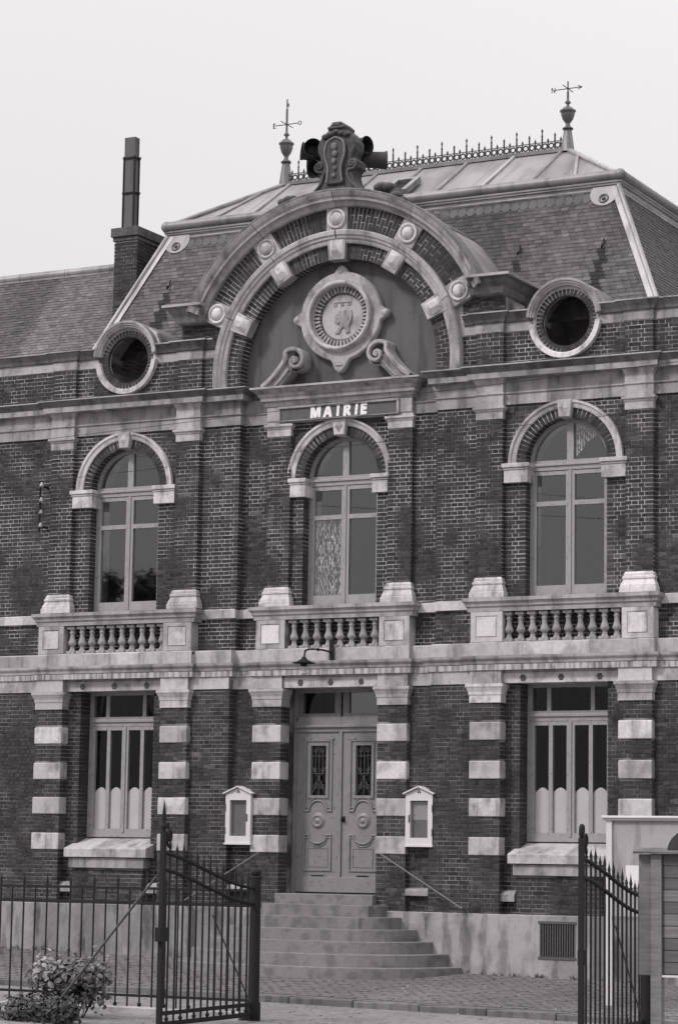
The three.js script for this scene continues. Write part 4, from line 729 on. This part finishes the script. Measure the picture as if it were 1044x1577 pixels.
  const leafG = new THREE.OctahedronGeometry(0.03); leafG.scale(0.8, 1.8, 0.6); const l1 = leafG.clone(); l1.translate(0, 0.19, 0); const l2 = leafG.clone(); l2.translate(-U / 2 + 0.01, 0.28, 0); unit.push(l1, l2, rod([0, 0, 0], [0, 0.18, 0], 0.014, 5));
  const ug = fuse(unit, 0.6);
  const tall = fuse([rod([0, 0.2, 0], [0, 0.4, 0], 0.012, 5), (() => { const q = leafG.clone(); q.translate(0, 0.38, 0); return q; })()], 0.6);
  for (let i = 0; i < 23; i++) { const o = new THREE.Mesh(ug, M.crest); o.name = 'cresting_panel'; o.position.set(-2.82 + U * i, 15.15, RZ); o.castShadow = true; crest.add(o); if (i % 2) { const p = new THREE.Mesh(tall, M.crest); p.name = 'cresting_finial'; p.position.set(-2.82 + U * i - U / 2 + 0.01, 15.15, RZ); crest.add(p); } }
  // two finials with cardinal-point arms
  for (const s of [-1, 1]) {
    const f = group('finial', hall, s * 2.96, 15.08, RZ), k = s < 0 ? 0.95 : 0.86;
    const ob = new THREE.CylinderGeometry(0.075, 0.14, 0.5 * k, 4); ob.rotateY(Math.PI / 4); ob.translate(0, 0.25 * k, 0); mesh('pedestal', ob, M.zinc, f);
    mesh('urn', lathe([[0.0, 0.49], [0.1, 0.49], [0.1, 0.52], [0.05, 0.56], [0.04, 0.62], [0.06, 0.65], [0.1, 0.72], [0.13, 0.82], [0.12, 0.86], [0.15, 0.88], [0.15, 0.91], [0.11, 0.93], [0.09, 0.97], [0.03, 1.0], [0.025, 1.05], [0.06, 1.08], [0.03, 1.13], [0.02, 1.16], [0, 1.16]].map(([r, y]) => [r, y * k]), 14), M.zincDark, f);
    const top = s < 0 ? 1.75 : 1.34, va = s < 0 ? 1.24 : 1.2; mesh('spike', [rod([0, 0.95, 0], [0, top - 0.2, 0], 0.022, 7), rod([0, top - 0.3, 0], [0, top, 0], 0.014, 6), ...(s < 0 ? [(() => { const q = leafG.clone(); q.translate(0.03, top - 0.12, 0); return q; })()] : [])], M.zincDark, f);
    const ring = new THREE.TorusGeometry(0.035, 0.008, 5, 12); ring.translate(0.29, va, 0);
    mesh('compass_arms', [rod([-0.27, va, 0], [0.26, va, 0], 0.009, 5), rod([0, va, -0.24], [0, va, 0.24], 0.009, 5), ...(s < 0 ? [ring, box(-0.3, -0.285, va - 0.05, va + 0.05, -0.01, 0.01), box(-0.3, -0.25, va + 0.04, va + 0.05, -0.01, 0.01), box(-0.3, -0.25, va - 0.05, va - 0.04, -0.01, 0.01)] : [rod([0.2, va + 0.035, 0], [0.28, va, 0], 0.008, 5), rod([0.2, va - 0.035, 0], [0.28, va, 0], 0.008, 5), rod([-0.32, va - 0.05, 0], [-0.32, va + 0.05, 0], 0.008, 5), rod([-0.26, va - 0.05, 0], [-0.26, va + 0.05, 0], 0.008, 5), rod([-0.32, va + 0.05, 0], [-0.26, va - 0.05, 0], 0.008, 5)])], M.iron, f);
  }
}
{ // chimney with its tall square flue
  const c = group('chimney', hall);
  mesh('chimney_core', box(-5.665, -5.175, 11.9, 14.1, -2.39, -1.59), M.mortar, c);
  layBricks(-5.68, -5.16, 12.0, 13.82, -1.575, 0.2);
  const side = new Pieces('brick', M.brick, []); layBricks(1.59, 2.39, 12.0, 13.82, 0, 0.06, null, null, side);
  for (const b of side.list) bricks.add(-5.16 - 0.03, b.y, -b.x, 0.06, b.h, b.w, b.tone);
  mesh('chimney_cap', [rbox(-5.7, -5.14, 13.82, 13.9, -2.44, -1.54, 0.01), rbox(-5.73, -5.11, 13.9, 14.08, -2.48, -1.5, 0.015)], M.crestStone, c);
  const f = group('flue', hall); mesh('flue_shaft', box(-5.72, -5.48, 14.08, 15.98, -2.06, -1.9), mat(0.12, T.plaster, 1.4), f);
  for (const [x, z] of [[-5.72, -1.9], [-5.48, -1.9], [-5.48, -2.06]]) mesh('angle_iron', box(x - 0.015, x + 0.015, 14.08, 15.6, z - 0.015, z + 0.015), M.iron, f);
  for (const y of [14.85, 15.55]) mesh('strap', [box(-5.742, -5.458, y, y + 0.03, -2.085, -1.875), box(-5.458, -5.39, y + 0.005, y + 0.025, -2.0, -1.97)], M.iron, f);
}
bricks.build(wall);
{ // the word on the board over the middle window
  const font = await new FontLoader().loadAsync('fonts/droid/droid_sans_bold.typeface.json');
  const f = hall.children.find(o => o.name === 'frontispiece'), word = 'MAIRIE', xs = [-0.56, -0.29, -0.045, 0.09, 0.315, 0.43];
  [...word].forEach((ch, i) => { const g = ch === 'I' ? box(0.015, 0.065, -0.005, 0.165 * 0.715, 0, 0.012) : new TextGeometry(ch, { font, size: 0.155, depth: 0.008, curveSegments: 6, bevelEnabled: true, bevelSize: 0.009, bevelThickness: 0.002, bevelSegments: 1 }); g.scale(ch === 'I' ? 1 : 1.16, ch === 'I' ? 1.72 : 1.24, 1); g.applyMatrix4(new THREE.Matrix4().makeShear(0, 0, 0.08, 0, 0, 0)); g.rotateZ(rr(-0.04, 0.04)); g.translate(xs[i], 9.812 + rr(-0.004, 0.006), -0.137); mesh('letter', g, M.letter, f); });
}

// ------------------------------------------------------------------ things on and around the town hall
{ // round-ended entrance steps, each in three stones
  const st = group('entrance_steps', scene); tag(st, 'flight of seven curved stone steps up to the double door', 'steps');
  const tops = [1.33, 1.14, 0.945, 0.755, 0.56, 0.36];
  mesh('landing', rbox(-0.93, 0.96, 1.2, 1.515, -0.5, 0.16, 0.015), M.step2, st);
  tops.forEach((y, k) => {
    const hw = 1.19 + 0.29 * k, f = 0.45 + 0.3 * k, r = Math.min(f * 0.95, hw - 0.35), yb = (k < 5 ? tops[k + 1] : 0.0) - 0.02, xj = [-0.75 - 0.02 * k, 1.03 - 0.03 * k];
    const s = group('step', st), arc = [];
    const e = g => { g.rotateX(Math.PI / 2); g.translate(0, y, 0); return g; };
    const ext = pts => { const sh = new THREE.Shape(pts.map(p => new THREE.Vector2(...p))); return e(new THREE.ExtrudeGeometry(sh, { depth: y - yb, bevelEnabled: true, bevelSize: 0.006, bevelThickness: 0.012, bevelSegments: 2, curveSegments: 8 })); };
    const j = 0.004, end = (s0) => { const p = []; for (let i = 0; i <= 12; i++) { const a = i / 12 * Math.PI / 2; p.push([s0 * (hw - r + r * Math.sin(a)), f - f * 0.98 + (f * 0.98) * Math.cos(a)]); } return p; };
    const R = end(1), L = end(-1);
    mesh('step_stone', ext([[xj[0] + j, -0.05], [xj[0] + j, f], [xj[1] - j, f], [xj[1] - j, -0.05]]), M.step, s);
    mesh('step_stone', ext([[xj[1] + j, -0.05], [xj[1] + j, f], ...R.filter(p => p[0] > xj[1] + 0.02), [hw, -0.05]]), k % 2 ? M.step2 : M.step, s);
    mesh('step_stone', ext([[xj[0] - j, -0.05], [xj[0] - j, f], ...L.filter(p => p[0] < xj[0] - 0.02), [-hw, -0.05]]), k % 2 ? M.step : M.step2, s);
  });
}
for (const s of [-1, 1]) { // thin iron handrails beside the door
  const h = group('handrail', scene); tag(h, s > 0 ? 'thin sloping iron handrail under the notice case with the paper in it' : 'thin sloping iron handrail beside the steps, partly behind the open gate', 'handrail', 'handrails of the steps');
  mesh('rail_bar', rod([s * 1.17, 2.2, 0.3], [s * 2.68, 1.33, 0.3], 0.013, 8), M.woodPale, h);
  mesh('wall_fixing', [rod([s * 1.17, 2.2, 0.3], [s * 1.17, 2.2, 0.0], 0.012, 6)], M.ironGrey, h); mesh('foot_fixing', rod([s * 2.68, 1.33, 0.3], [s * 2.68, 1.24, 0.06], 0.012, 6), M.ironGrey, h);
}
for (const s of [-1, 1]) { // glazed notice cases
  const c = group('notice_case', scene, s > 0 ? 1.775 : -1.715, 2.36, 0.0), w = 0.25;
  tag(c, s > 0 ? 'white gabled notice case with a paper inside, on the wall beside the door lock' : 'white gabled notice case, empty and dark inside, on the wall near the gate post', 'notice case', 'notice cases beside the door');
  mesh('case_back', box(-w + 0.02, w - 0.02, 0.02, 0.84, -0.07, 0.02), M.woodPale, c);
  mesh('case_frame', [box(-w, -w + 0.085, 0, 0.845, -0.06, 0.1), box(w - 0.085, w, 0, 0.845, -0.06, 0.1), box(-w + 0.085, w - 0.085, 0, 0.12, -0.06, 0.1), box(-w + 0.085, w - 0.085, 0.74, 0.845, -0.06, 0.1), box(-w - 0.015, w + 0.015, -0.03, 0, -0.06, 0.12), extrude([[-w, 0.846], [w, 0.846], [0, 0.955]], -0.06, 0.095)], M.white, c);
  const rf = k => { const g = box(-0.02, 0.315, -0.012, 0.012, -0.07, 0.14); g.rotateZ(-k * 0.4); if (k < 0) { g.scale(1, 1, 1); } return g; };
  const a = box(0, 0.31, 0, 0.022, -0.07, 0.14); a.rotateZ(-0.405); a.translate(0, 0.965, 0); const b = box(-0.31, 0, 0, 0.022, -0.07, 0.14); b.rotateZ(0.405); b.translate(0, 0.965, 0); mesh('case_roof', [a, b], M.white, c);
  const tre = [[0, 0.02], [-0.018, -0.008], [0.018, -0.008]].map(([x, y]) => { const q = new THREE.CylinderGeometry(0.013, 0.013, 0.006, 10); q.rotateX(Math.PI / 2); q.translate(x, 0.885 + y, 0.098); return q; }); mesh('trefoil', tre, M.iron, c);
  const o = pane(c, 0.34, 0.63, 0, 0.43, 0.07, M.glassPlain); o.name = 'pane';
  mesh('case_lining', box(-0.165, 0.165, 0.12, 0.74, 0.021, 0.026), M.doorDark, c);
  if (s > 0) mesh('paper', box(-0.15, 0.15, 0.42, 0.72, 0.027, 0.029), M.frame, c);
  mesh('hinge', [rod([s > 0 ? w : -w, 0.15, 0.1], [s > 0 ? w : -w, 0.27, 0.1], 0.012, 6), rod([s > 0 ? w : -w, 0.55, 0.1], [s > 0 ? w : -w, 0.67, 0.1], 0.012, 6)], M.ironGrey, c); mesh('latch', box(s > 0 ? -w + 0.06 : w - 0.085, s > 0 ? -w + 0.085 : w - 0.06, 0.38, 0.5, 0.1, 0.115), M.ironGrey, c);
}
{ // bracket lamp over the door (unlit)
  const l = group('wall_lamp', scene); tag(l, 'unlit bracket lamp with enamel shade fixed above the door', 'lamp');
  mesh('wall_plate', rbox(0.0, 0.085, 5.51, 5.86, 0.02, 0.06, 0.01), M.iron, l);
  mesh('arm', [tube([[0.04, 5.64, 0.05], [0.0, 5.66, 0.3], [-0.06, 5.66, 0.5], [-0.1, 5.65, 0.62]], 0.016, 20), rod([-0.1, 5.65, 0.62], [-0.14, 5.62, 0.66], 0.016), rod([-0.14, 5.63, 0.66], [-0.16, 5.47, 0.66], 0.016)], M.iron, l);
  const k = new THREE.SphereGeometry(0.03, 8, 6); k.translate(-0.03, 5.66, 0.4); mesh('arm_joint', k, M.iron, l);
  const sh = lathe([[0.03, 0.1], [0.05, 0.06], [0.12, 0.02], [0.2, -0.005], [0.205, -0.012], [0.12, 0.005], [0.06, -0.01], [0.055, -0.06], [0.03, -0.07]], 22); sh.translate(-0.16, 5.42, 0.66); mesh('lamp_shade', sh, M.iron, l);
  const b = lathe([[0, -0.22], [0.03, -0.215], [0.055, -0.19], [0.06, -0.165], [0.045, -0.13], [0.028, -0.1], [0.028, -0.06]], 14); b.translate(-0.16, 5.42, 0.66); mesh('bulb', b, M.white, l);
}
{ // horn loudspeakers around the crest
  const hg = (p, d, label) => {
    const g = group('horn_loudspeaker', scene, ...p), dir = new THREE.Vector3(...d).normalize(), q = new THREE.Quaternion().setFromUnitVectors(new THREE.Vector3(0, 1, 0), dir);
    tag(g, label, 'loudspeaker', 'loudspeakers around the gable crest');
    const T1 = a => { a.applyQuaternion(q); return a; };
    mesh('horn', T1(lathe([[0.165, 0], [0.17, -0.012], [0.152, -0.06], [0.145, -0.4], [0.1, -0.46], [0.05, -0.5], [0, -0.51]], 24)), M.crest, g);
    mesh('horn_lining', T1(lathe([[0.163, -0.002], [0.138, -0.07], [0.12, -0.34], [0, -0.34]], 20)), M.iron, g);
    mesh('driver', T1(lathe([[0, -0.58], [0.06, -0.57], [0.065, -0.47], [0.03, -0.45]], 12)), M.iron, g);
    const e = dir.clone().multiplyScalar(-0.4); mesh('mounting_arm', rod(e.toArray(), [-0.05 - p[0], 14.35 - p[1], -0.75 - p[2]], 0.02, 6), M.iron, g);
  };
  hg([-1.0, 14.79, -0.45], [-0.8, 0.1, 0.6], 'grey horn loudspeaker left of the crest, upper outer one, mouth turned outward');
  hg([-0.66, 14.77, -0.25], [0.3, 0, 0.95], 'grey horn loudspeaker touching the crest beside the compass finial, mouth facing the courtyard');
  hg([-0.95, 14.53, -0.62], [-0.95, 0, 0.3], 'grey horn loudspeaker below the two upper ones, aimed along the roof to the chimney');
  hg([-0.70, 14.40, -0.35], [-0.3, -0.1, 0.9], 'grey horn loudspeaker lowest of those on the chimney side of the crest');
  hg([0.40, 14.71, -0.35], [0.98, 0, 0.2], 'grey horn loudspeaker on the ridge railing side of the crest, upper one');
  hg([0.6, 14.5, -0.72], [0.85, 0, -0.5], 'grey horn loudspeaker on the ridge railing side of the crest, lower one');
}
{ // telephone insulators and overhead wires
  const b = group('insulator_bracket', scene); tag(b, 'iron wall bracket with white insulators at the far pilaster', 'bracket');
  mesh('bracket_bar', [rod([-6.02, 8.0, 0.16], [-6.02, 8.95, 0.16], 0.02), rod([-6.02, 8.1, 0.16], [-6.02, 8.1, -0.1], 0.02), rod([-6.02, 8.85, 0.16], [-6.02, 8.85, -0.1], 0.02)], M.iron, b);
  for (const y of [8.1, 8.34, 8.57, 8.85]) { const g = lathe([[0, 0.055], [0.022, 0.05], [0.026, 0.02], [0.042, 0], [0.038, -0.03], [0, -0.03]], 12); g.translate(-5.94, y, 0.24); mesh('insulator', g, M.stone2, b); mesh('insulator_pin', rod([-6.02, y - 0.04, 0.16], [-5.94, y, 0.24], 0.012, 5), M.iron, b); }
  const wire = (a, c, sag, label) => { const p = []; for (let i = 0; i <= 16; i++) { const t = i / 16; p.push([a[0] + (c[0] - a[0]) * t, a[1] + (c[1] - a[1]) * t - sag * 4 * t * (1 - t), a[2] + (c[2] - a[2]) * t]); } const o = mesh('overhead_wire', tube(p, 0.0045, 60, 5), M.iron, scene); tag(o, label, 'wire', 'overhead wires'); };
  wire([-9.177, 9.957, -1.44], [18.87, 7.588, 14.22], 0.02, 'overhead wire crossing the front at cornice height, highest of them');
  wire([-5.94, 8.905, 0.29], [17.3, 7.733, 10.86], 0.0, 'overhead wire from the topmost insulator past the window arches');
}
// ------------------------------------------------------------------ ironwork, boards and plants in front
function gateLeaf(hx, hz, ang, label, spearTop) {          // local x runs from the hinge to the free edge
  const g = group('gate_leaf', scene, hx, 0, hz); g.rotation.y = -ang; tag(g, label, 'gate', 'wrought iron gate leaves');
  const L = 2.7, n = 14, yt = x => 2.18 - 0.49 * (1 - ss(-0.05, 1.15, x / L)), yt2 = x => yt(x) - 0.215;
  mesh('hinge_stile', box(-0.03, 0.03, 0.03, 1.75, -0.025, 0.025), M.iron, g);
  mesh('free_stile', [box(L - 0.035, L + 0.035, -0.08, spearTop ? 2.42 : 2.4, -0.03, 0.03)], M.iron, g);
  const rail = f => { const p = []; for (let i = 0; i <= 16; i++) { const x = L * i / 16; p.push([x, f(x), 0]); } return tube(p, 0.026, 40, 8); };
  mesh('top_rail', rail(yt), M.iron, g); mesh('second_rail', rail(yt2), M.iron, g);
  mesh('bottom_rail', box(0, L, 0.08, 0.13, -0.018, 0.018), M.iron, g); mesh('kick_plate', box(0.03, L - 0.03, -0.06, 0.0, -0.012, 0.012), M.iron, g);
  const tip = lathe([[0, 0.24], [0.006, 0.18], [0.022, 0.09], [0.014, 0.05], [0.024, 0.035], [0.024, 0.02], [0.012, 0.0]], 8);
  for (let i = 1; i < n; i++) { const x = L * i / n, b = mesh('bar', rod([x, -0.02, 0], [x, yt(x) + 0.02, 0], 0.0145, 8), M.iron, g); const q = tip.clone(); q.scale(1, i % 2 ? 1 : 0.72, 1); q.translate(x, yt(x) + 0.01, 0); mesh('spear_tip', q, M.iron, b); if (i % 2) { const k = new THREE.SphereGeometry(0.03, 8, 6); k.translate(x, 0.03, 0); mesh('knob', k, M.iron, b); } }
  const sp = []; for (let i = 0; i <= 22; i++) { const a = -1.6 + i * 0.42, r = 0.13 * Math.pow(0.935, i); sp.push([L - 0.15 + r * 0.75 * Math.cos(a) - 0.02, 2.36 + r * Math.sin(a), 0]); } mesh('scroll', tube(sp, 0.02, 60, 6), M.iron, g);
  if (spearTop) { const t = lathe([[0, 0.42], [0.012, 0.34], [0.035, 0.16], [0.02, 0.11], [0.045, 0.09], [0.045, 0.06], [0.025, 0.04], [0.03, 0]], 10); t.translate(L, 2.42, 0); mesh('spear_finial', [t, rod([L, 2.5, 0], [L - 0.12, 2.54, 0], 0.015), rod([L - 0.12, 2.54, 0], [L - 0.13, 2.46, 0], 0.015)], M.iron, g); }
  else { const p = []; for (let i = 0; i <= 16; i++) { const a = -1.57 + i * 0.4, r = 0.085 * Math.pow(0.93, i); p.push([L - 0.02 + r * Math.cos(a) * 0.6, 2.49 + r * Math.sin(a), 0]); } mesh('scroll_finial', tube(p, 0.03, 40, 7), M.iron, g); mesh('latch', [box(L - 0.16, L - 0.04, 0.9, 1.08, -0.02, 0.06), rod([L - 0.12, 1.02, 0.05], [L - 0.3, 1.0, 0.08], 0.015)], M.iron, g); }
  if (spearTop) mesh('lock_plate', box(L - 0.12, L + 0.1, 1.02, 1.2, -0.04, 0.04), M.iron, g);
  mesh('diagonal_brace', rod([0.05, 0.12, 0], [1.25, 1.35, 0.01], 0.012, 6), M.ironGrey, g);
  return g;
}
gateLeaf(2.944, 7.7, 86.5 * Math.PI / 180, 'open wrought iron gate leaf with a spear finial, hinged on the post by the fence', true);
gateLeaf(8.67, 7.7, 84.75 * Math.PI / 180, 'open wrought iron gate leaf with a scroll finial and latch, beside the plank notice board', false);
for (const [x, lab] of [[2.944, 'thick iron gate post with a knob top at the end of the fence'], [8.7, 'thick iron gate post behind the plank notice board']]) {
  const p = group('gate_post', scene, x, 0, 7.66); tag(p, lab, 'gate post', 'iron gate posts'); const gy = courtY(x, 7.66);
  mesh('shaft', lathe([[0.0, gy - 0.05], [0.1, gy - 0.05], [0.1, 0.12], [0.08, 0.14], [0.075, 1.8], [0.09, 1.83], [0.09, 1.86], [0.0, 1.86]], 14), M.iron, p);
  mesh('knob', lathe([[0.05, 1.86], [0.07, 1.88], [0.075, 1.92], [0.05, 1.955], [0, 1.965]], 12), M.iron, p);
}
{ // stay leaning from the gate into the bed
  const o = mesh('gate_stay', rod([3.0, 1.84, 10.38], [1.12, -0.06, 10.05], 0.017, 8), M.ironGrey, scene); tag(o, 'thin slanting iron stay running from the gate top down into the bush', 'stay');
}
{ // railing on a low kerb to the left of the gate
  const f = group('iron_fence', scene, 0, 0, 7.7); tag(f, 'low wrought iron railing in front of the steps, beside the gate', 'fence');
  mesh('fence_kerb', rbox(-3.2, 2.82, -0.2, -0.0, -0.14, 0.14, 0.02), M.stone2, f);
  for (const [y, r] of [[1.653, 0.018], [1.451, 0.018], [0.153, 0.018]]) mesh('rail', box(-3.2, 2.9, y - r, y + r, -0.014, 0.014), M.iron, f);
  const tip = lathe([[0, 0.19], [0.006, 0.14], [0.02, 0.06], [0.012, 0.03], [0.02, 0.02], [0.012, 0]], 8); let i = 0;
  for (let x = 2.73; x > -3.2; x -= 0.2015, i++) { const b = mesh('bar', rod([x, i % 2 ? -0.02 : 0.03, 0], [x, i % 2 ? 1.66 : 1.68, 0], 0.013, 8), M.iron, f); if (i % 2 === 0) { const q = tip.clone(); q.translate(x, 1.66, 0); mesh('spear_tip', q, M.iron, b); const k = new THREE.SphereGeometry(0.032, 8, 6); k.translate(x, 0.03, 0); mesh('knob', k, M.iron, b); } }
}
{ // white painted hoarding in front of the last bay
  const h = group('poster_hoarding', scene, 6.3, 0, 3.0); tag(h, 'white painted poster hoarding with a moulded top, standing against the last window', 'hoarding');
  mesh('panel', box(0.08, 1.9, 1.3, 2.74, -0.03, 0), mat(0.38, T.plaster, 2.2), h); mesh('stile', box(0, 0.09, courtY(6.3, 3) - 0.1, 2.74, -0.05, 0.03), M.white, h); mesh('stile', box(1.85, 1.94, courtY(8.2, 3) - 0.1, 2.74, -0.05, 0.03), M.white, h);
  mesh('top_moulding', [rbox(-0.04, 1.98, 2.74, 2.77, -0.09, 0.06, 0.008), rbox(-0.06, 2.0, 2.77, 2.81, -0.11, 0.09, 0.012)], M.white, h); mesh('bottom_rail', box(0.09, 1.85, 1.27, 1.33, -0.045, 0.02), M.woodPale, h);
  mesh('poster', box(0.3, 1.7, 1.75, 2.08, 0.0, 0.003), mat(0.7, T.soft, 0.9), h);
}
{ // weathered plank notice board on legs
  const b = group('plank_board', scene, 9.5, 0, 9.6); tag(b, 'weathered notice board of horizontal planks with a dark round top, beside the gate', 'notice board'); b.rotation.y = 0.12;
  const gy = courtY(9.5, 9.6) - 0.05;
  for (const x of [0.07, 1.42]) mesh('post', rbox(x - 0.07, x + 0.07, gy, 2.24, -0.09, 0.06, 0.012), M.woodPale, b);
  mesh('side_board', rbox(-0.16, -0.008, 0.78, 2.22, -0.06, 0.0, 0.01), M.woodPale, b);
  for (let i = 0; i < 10; i++) mesh('plank', rbox(0.145, 1.345, 0.8 + i * 0.143, 0.8 + i * 0.143 + 0.136, -0.03, 0.012 + rr(0, 0.006), 0.006), rnd() < 0.5 ? M.wood : M.woodPale, b);
  mesh('ledge', box(0.13, 1.36, 0.765, 0.79, -0.03, 0.05), M.white, b);
  const rf = box(-0.2, 1.66, 0, 0.025, -0.2, 0.12); rf.rotateX(0.16); rf.translate(0, 2.245, 0); mesh('board_roof', rf, M.zincDark, b);
  const sh = new THREE.Shape(); sh.moveTo(0.2, 2.27); sh.lineTo(1.36, 2.27); sh.absellipse(0.78, 2.27, 0.58, 0.33, 0, Math.PI, false); mesh('round_top', extrude(sh, -0.06, 0.0, 0.006), M.darkBoard, b); mesh('backing', box(0.14, 1.35, 0.79, 2.23, -0.06, -0.032), M.darkBoard, b);
}
// ------------------------------------------------------------------ plants
function leafGeo(w, l, bend) {
  const p = [[0, 0, 0], [w * 0.5, l * 0.35, bend * 0.4], [w * 0.38, l * 0.72, bend * 0.2], [0, l, -bend], [-w * 0.38, l * 0.72, bend * 0.2], [-w * 0.5, l * 0.35, bend * 0.4]];
  const m = [0, l * 0.45, bend * 0.1], pos = []; for (let i = 0; i < 6; i++) pos.push(...m, ...p[i], ...p[(i + 1) % 6]);
  const g = new THREE.BufferGeometry(); g.setAttribute('position', new THREE.Float32BufferAttribute(pos, 3)); g.computeVertexNormals(); return g;
}
function leafCloud(n, c, rad, size, tone, rim) {
  const gs = [], col = [];
  for (let i = 0; i < n; i++) {
    const a = rr(0, 6.283), u = rr(-0.75, 1), r = Math.pow(rnd(), rim), sx = Math.sqrt(Math.max(0, 1 - u * u));
    const d = new THREE.Vector3(sx * Math.cos(a), u, sx * Math.sin(a)), lump = 0.78 + 0.32 * Math.sin(a * 3 + u * 4) * Math.cos(u * 5 + a);
    const p = new THREE.Vector3(c[0] + d.x * rad[0] * r * lump, c[1] + d.y * rad[1] * r * lump, c[2] + d.z * rad[2] * r * lump);
    const s = rr(0.7, 1.25), g = leafGeo(size * 0.62 * s, size * s, size * 0.18), n0 = d.clone().add(new THREE.Vector3(rr(-0.7, 0.7), rr(-0.2, 0.9), rr(-0.7, 0.7))).normalize();
    const q = new THREE.Quaternion().setFromUnitVectors(new THREE.Vector3(0, 0, 1), n0).multiply(new THREE.Quaternion().setFromAxisAngle(new THREE.Vector3(0, 0, 1), rr(0, 6.28)));
    g.applyQuaternion(q); g.translate(p.x, p.y, p.z); const t = tone * rr(0.6, 1.5), k = g.attributes.position.count, ca = new Float32Array(k * 3); for (let j = 0; j < k; j++) { ca[j * 3] = t * TINT[0]; ca[j * 3 + 1] = t * TINT[1]; ca[j * 3 + 2] = t * TINT[2]; }
    g.setAttribute('color', new THREE.BufferAttribute(ca, 3)); gs.push(g);
  }
  return gs;
}
const leafMat = new THREE.MeshPhysicalMaterial({ vertexColors: true, roughness: 0.7, side: THREE.DoubleSide, transmission: 0.25, thickness: 0 }); leafMat.userData.ts = 1;
{
  const b = group('flowering_bush', scene, 0.95, 0, 9.1); tag(b, 'pale leafy bush with broad leaves growing against the railing', 'bush');
  mesh('foliage', [...leafCloud(620, [0, 0.42, 0], [0.76, 0.36, 0.4], 0.1, 0.1, 0.5), ...leafCloud(300, [-0.35, 0.5, 0.1], [0.45, 0.32, 0.3], 0.11, 0.24, 0.5), ...leafCloud(160, [0.35, 0.55, 0], [0.5, 0.34, 0.3], 0.08, 0.2, 0.9), ...leafCloud(500, [0, 0.2, 0], [0.7, 0.3, 0.4], 0.08, 0.06, 0.5)], leafMat, b);
  for (let i = 0; i < 18; i++) { const a = rr(0, 6.28), r = rr(0.2, 0.6); mesh('stem', rod([0.1 * Math.cos(a), -0.16, 0.1 * Math.sin(a)], [r * Math.cos(a), rr(0.4, 0.66), r * 0.6 * Math.sin(a)], 0.008, 5), M.iron, b); }
  const d = group('dark_shrub', scene, 1.05, 0, 10.0); tag(d, 'low dark clipped shrub in front of the pale bush', 'shrub');
  mesh('foliage', [...leafCloud(900, [-0.2, 0.0, 0], [0.75, 0.32, 0.45], 0.075, 0.028, 0.35), ...leafCloud(500, [0.35, 0.05, 0.1], [0.36, 0.26, 0.36], 0.075, 0.03, 0.35)], leafMat, d);
  for (let i = 0; i < 7; i++) mesh('stem', rod([rr(-0.3, 0.2), -0.2, rr(-0.1, 0.1)], [rr(-0.6, 0.5), rr(0, 0.2), rr(-0.3, 0.3)], 0.012, 5), M.iron, d);
}
// trees across the street that the far upper window mirrors
function tree(x, z, h, w, label) {
  const t = group('street_tree', scene, x, courtY(x, z) - 0.1, z); tag(t, label, 'tree', 'trees across the street');
  mesh('trunk', [lathe([[0.28, 0], [0.18, h * 0.2], [0.12, h * 0.5], [0.04, h * 0.88]], 10), rod([0, h * 0.45, 0], [w, h * 0.72, 0.4], 0.06), rod([0, h * 0.5, 0], [-0.9 * w, h * 0.75, -0.5], 0.06)], M.wood, t);
  const g = []; for (let i = 0; i < 9; i++) g.push(...leafCloud(170, [rr(-w, w), h * (w < 0.8 ? rr(0.82, 0.92) : rr(0.6, 0.9)), rr(-w, w)], [w * 0.85, 0.9, w * 0.85], 0.3, 0.05, 0.5)); mesh('crown', g, leafMat, t);
}
tree(-28.7, 36, 13.0, 0.5, 'slim tree across the street with a small round crown'); tree(-26.2, 36, 12.8, 1.2, 'broad leafy tree across the street with crown low on the trunk');

{ // loose grit on the courtyard and weeds at the foot of the wall
  const gs = [], base = new THREE.IcosahedronGeometry(1, 0), sm = mat(1, T.ground, 1, { vertexColors: true });
  for (let i = 0; i < 700; i++) {
    const x = rr(-3, 10), near = rnd() < 0.25, z = near ? rr(0.25, 4.0) : rr(4.25, 9.5), r = rr(0.006, 0.02) * (rnd() < 0.05 ? 1.8 : 1), g = clean(base); g.scale(r * rr(0.8, 1.5), r * 0.7, r * rr(0.8, 1.4)); g.rotateY(rr(0, 6));
    g.translate(x, (near ? paveY(x, z) + 0.018 : courtY(x, z)) + r * 0.3, z); const t = rr(0.12, 0.5), c = new Float32Array(g.attributes.position.count * 3).fill(t); g.setAttribute('color', new THREE.BufferAttribute(c, 3)); gs.push(g);
  }
  tag(mesh('grit', gs, sm, scene), 'loose grit scattered over the courtyard and pavement', 'grit', null, 'stuff');
  const wg = []; for (let i = 0; i < 46; i++) { const x = rnd() < 0.5 ? rr(2.7, 6.2) : rr(-6.5, -2.7), n = 3 + Math.floor(rnd() * 5); for (let k = 0; k < n; k++) { const g = leafGeo(0.012, rr(0.04, 0.12), 0.012); g.rotateX(rr(-0.7, 0.9)); g.rotateY(rr(0, 6.28)); g.translate(x + rr(-0.03, 0.03), paveY(x, 0.23) - 0.005, 0.225 + rr(0, 0.02)); const c = new Float32Array(g.attributes.position.count * 3).fill(rr(0.04, 0.12)); g.setAttribute('color', new THREE.BufferAttribute(c, 3)); wg.push(g); } }
  tag(mesh('weeds', wg, leafMat, scene), 'thin weeds growing along the foot of the plinth', 'weeds', null, 'stuff');
}
// no piece deeper than thing > part > sub-part
scene.updateMatrixWorld(true);
for (const part of [...hall.children]) for (const sub of [...part.children]) if (sub.children.length) {
  if (sub.isGroup && (sub.name === 'casement' || sub.name === 'door_leaf')) { for (const c of [...sub.children]) part.attach(c); part.remove(sub); }
  else hall.attach(sub);
}

renderer.setSize(677, 1024);
renderer.render(scene, camera);
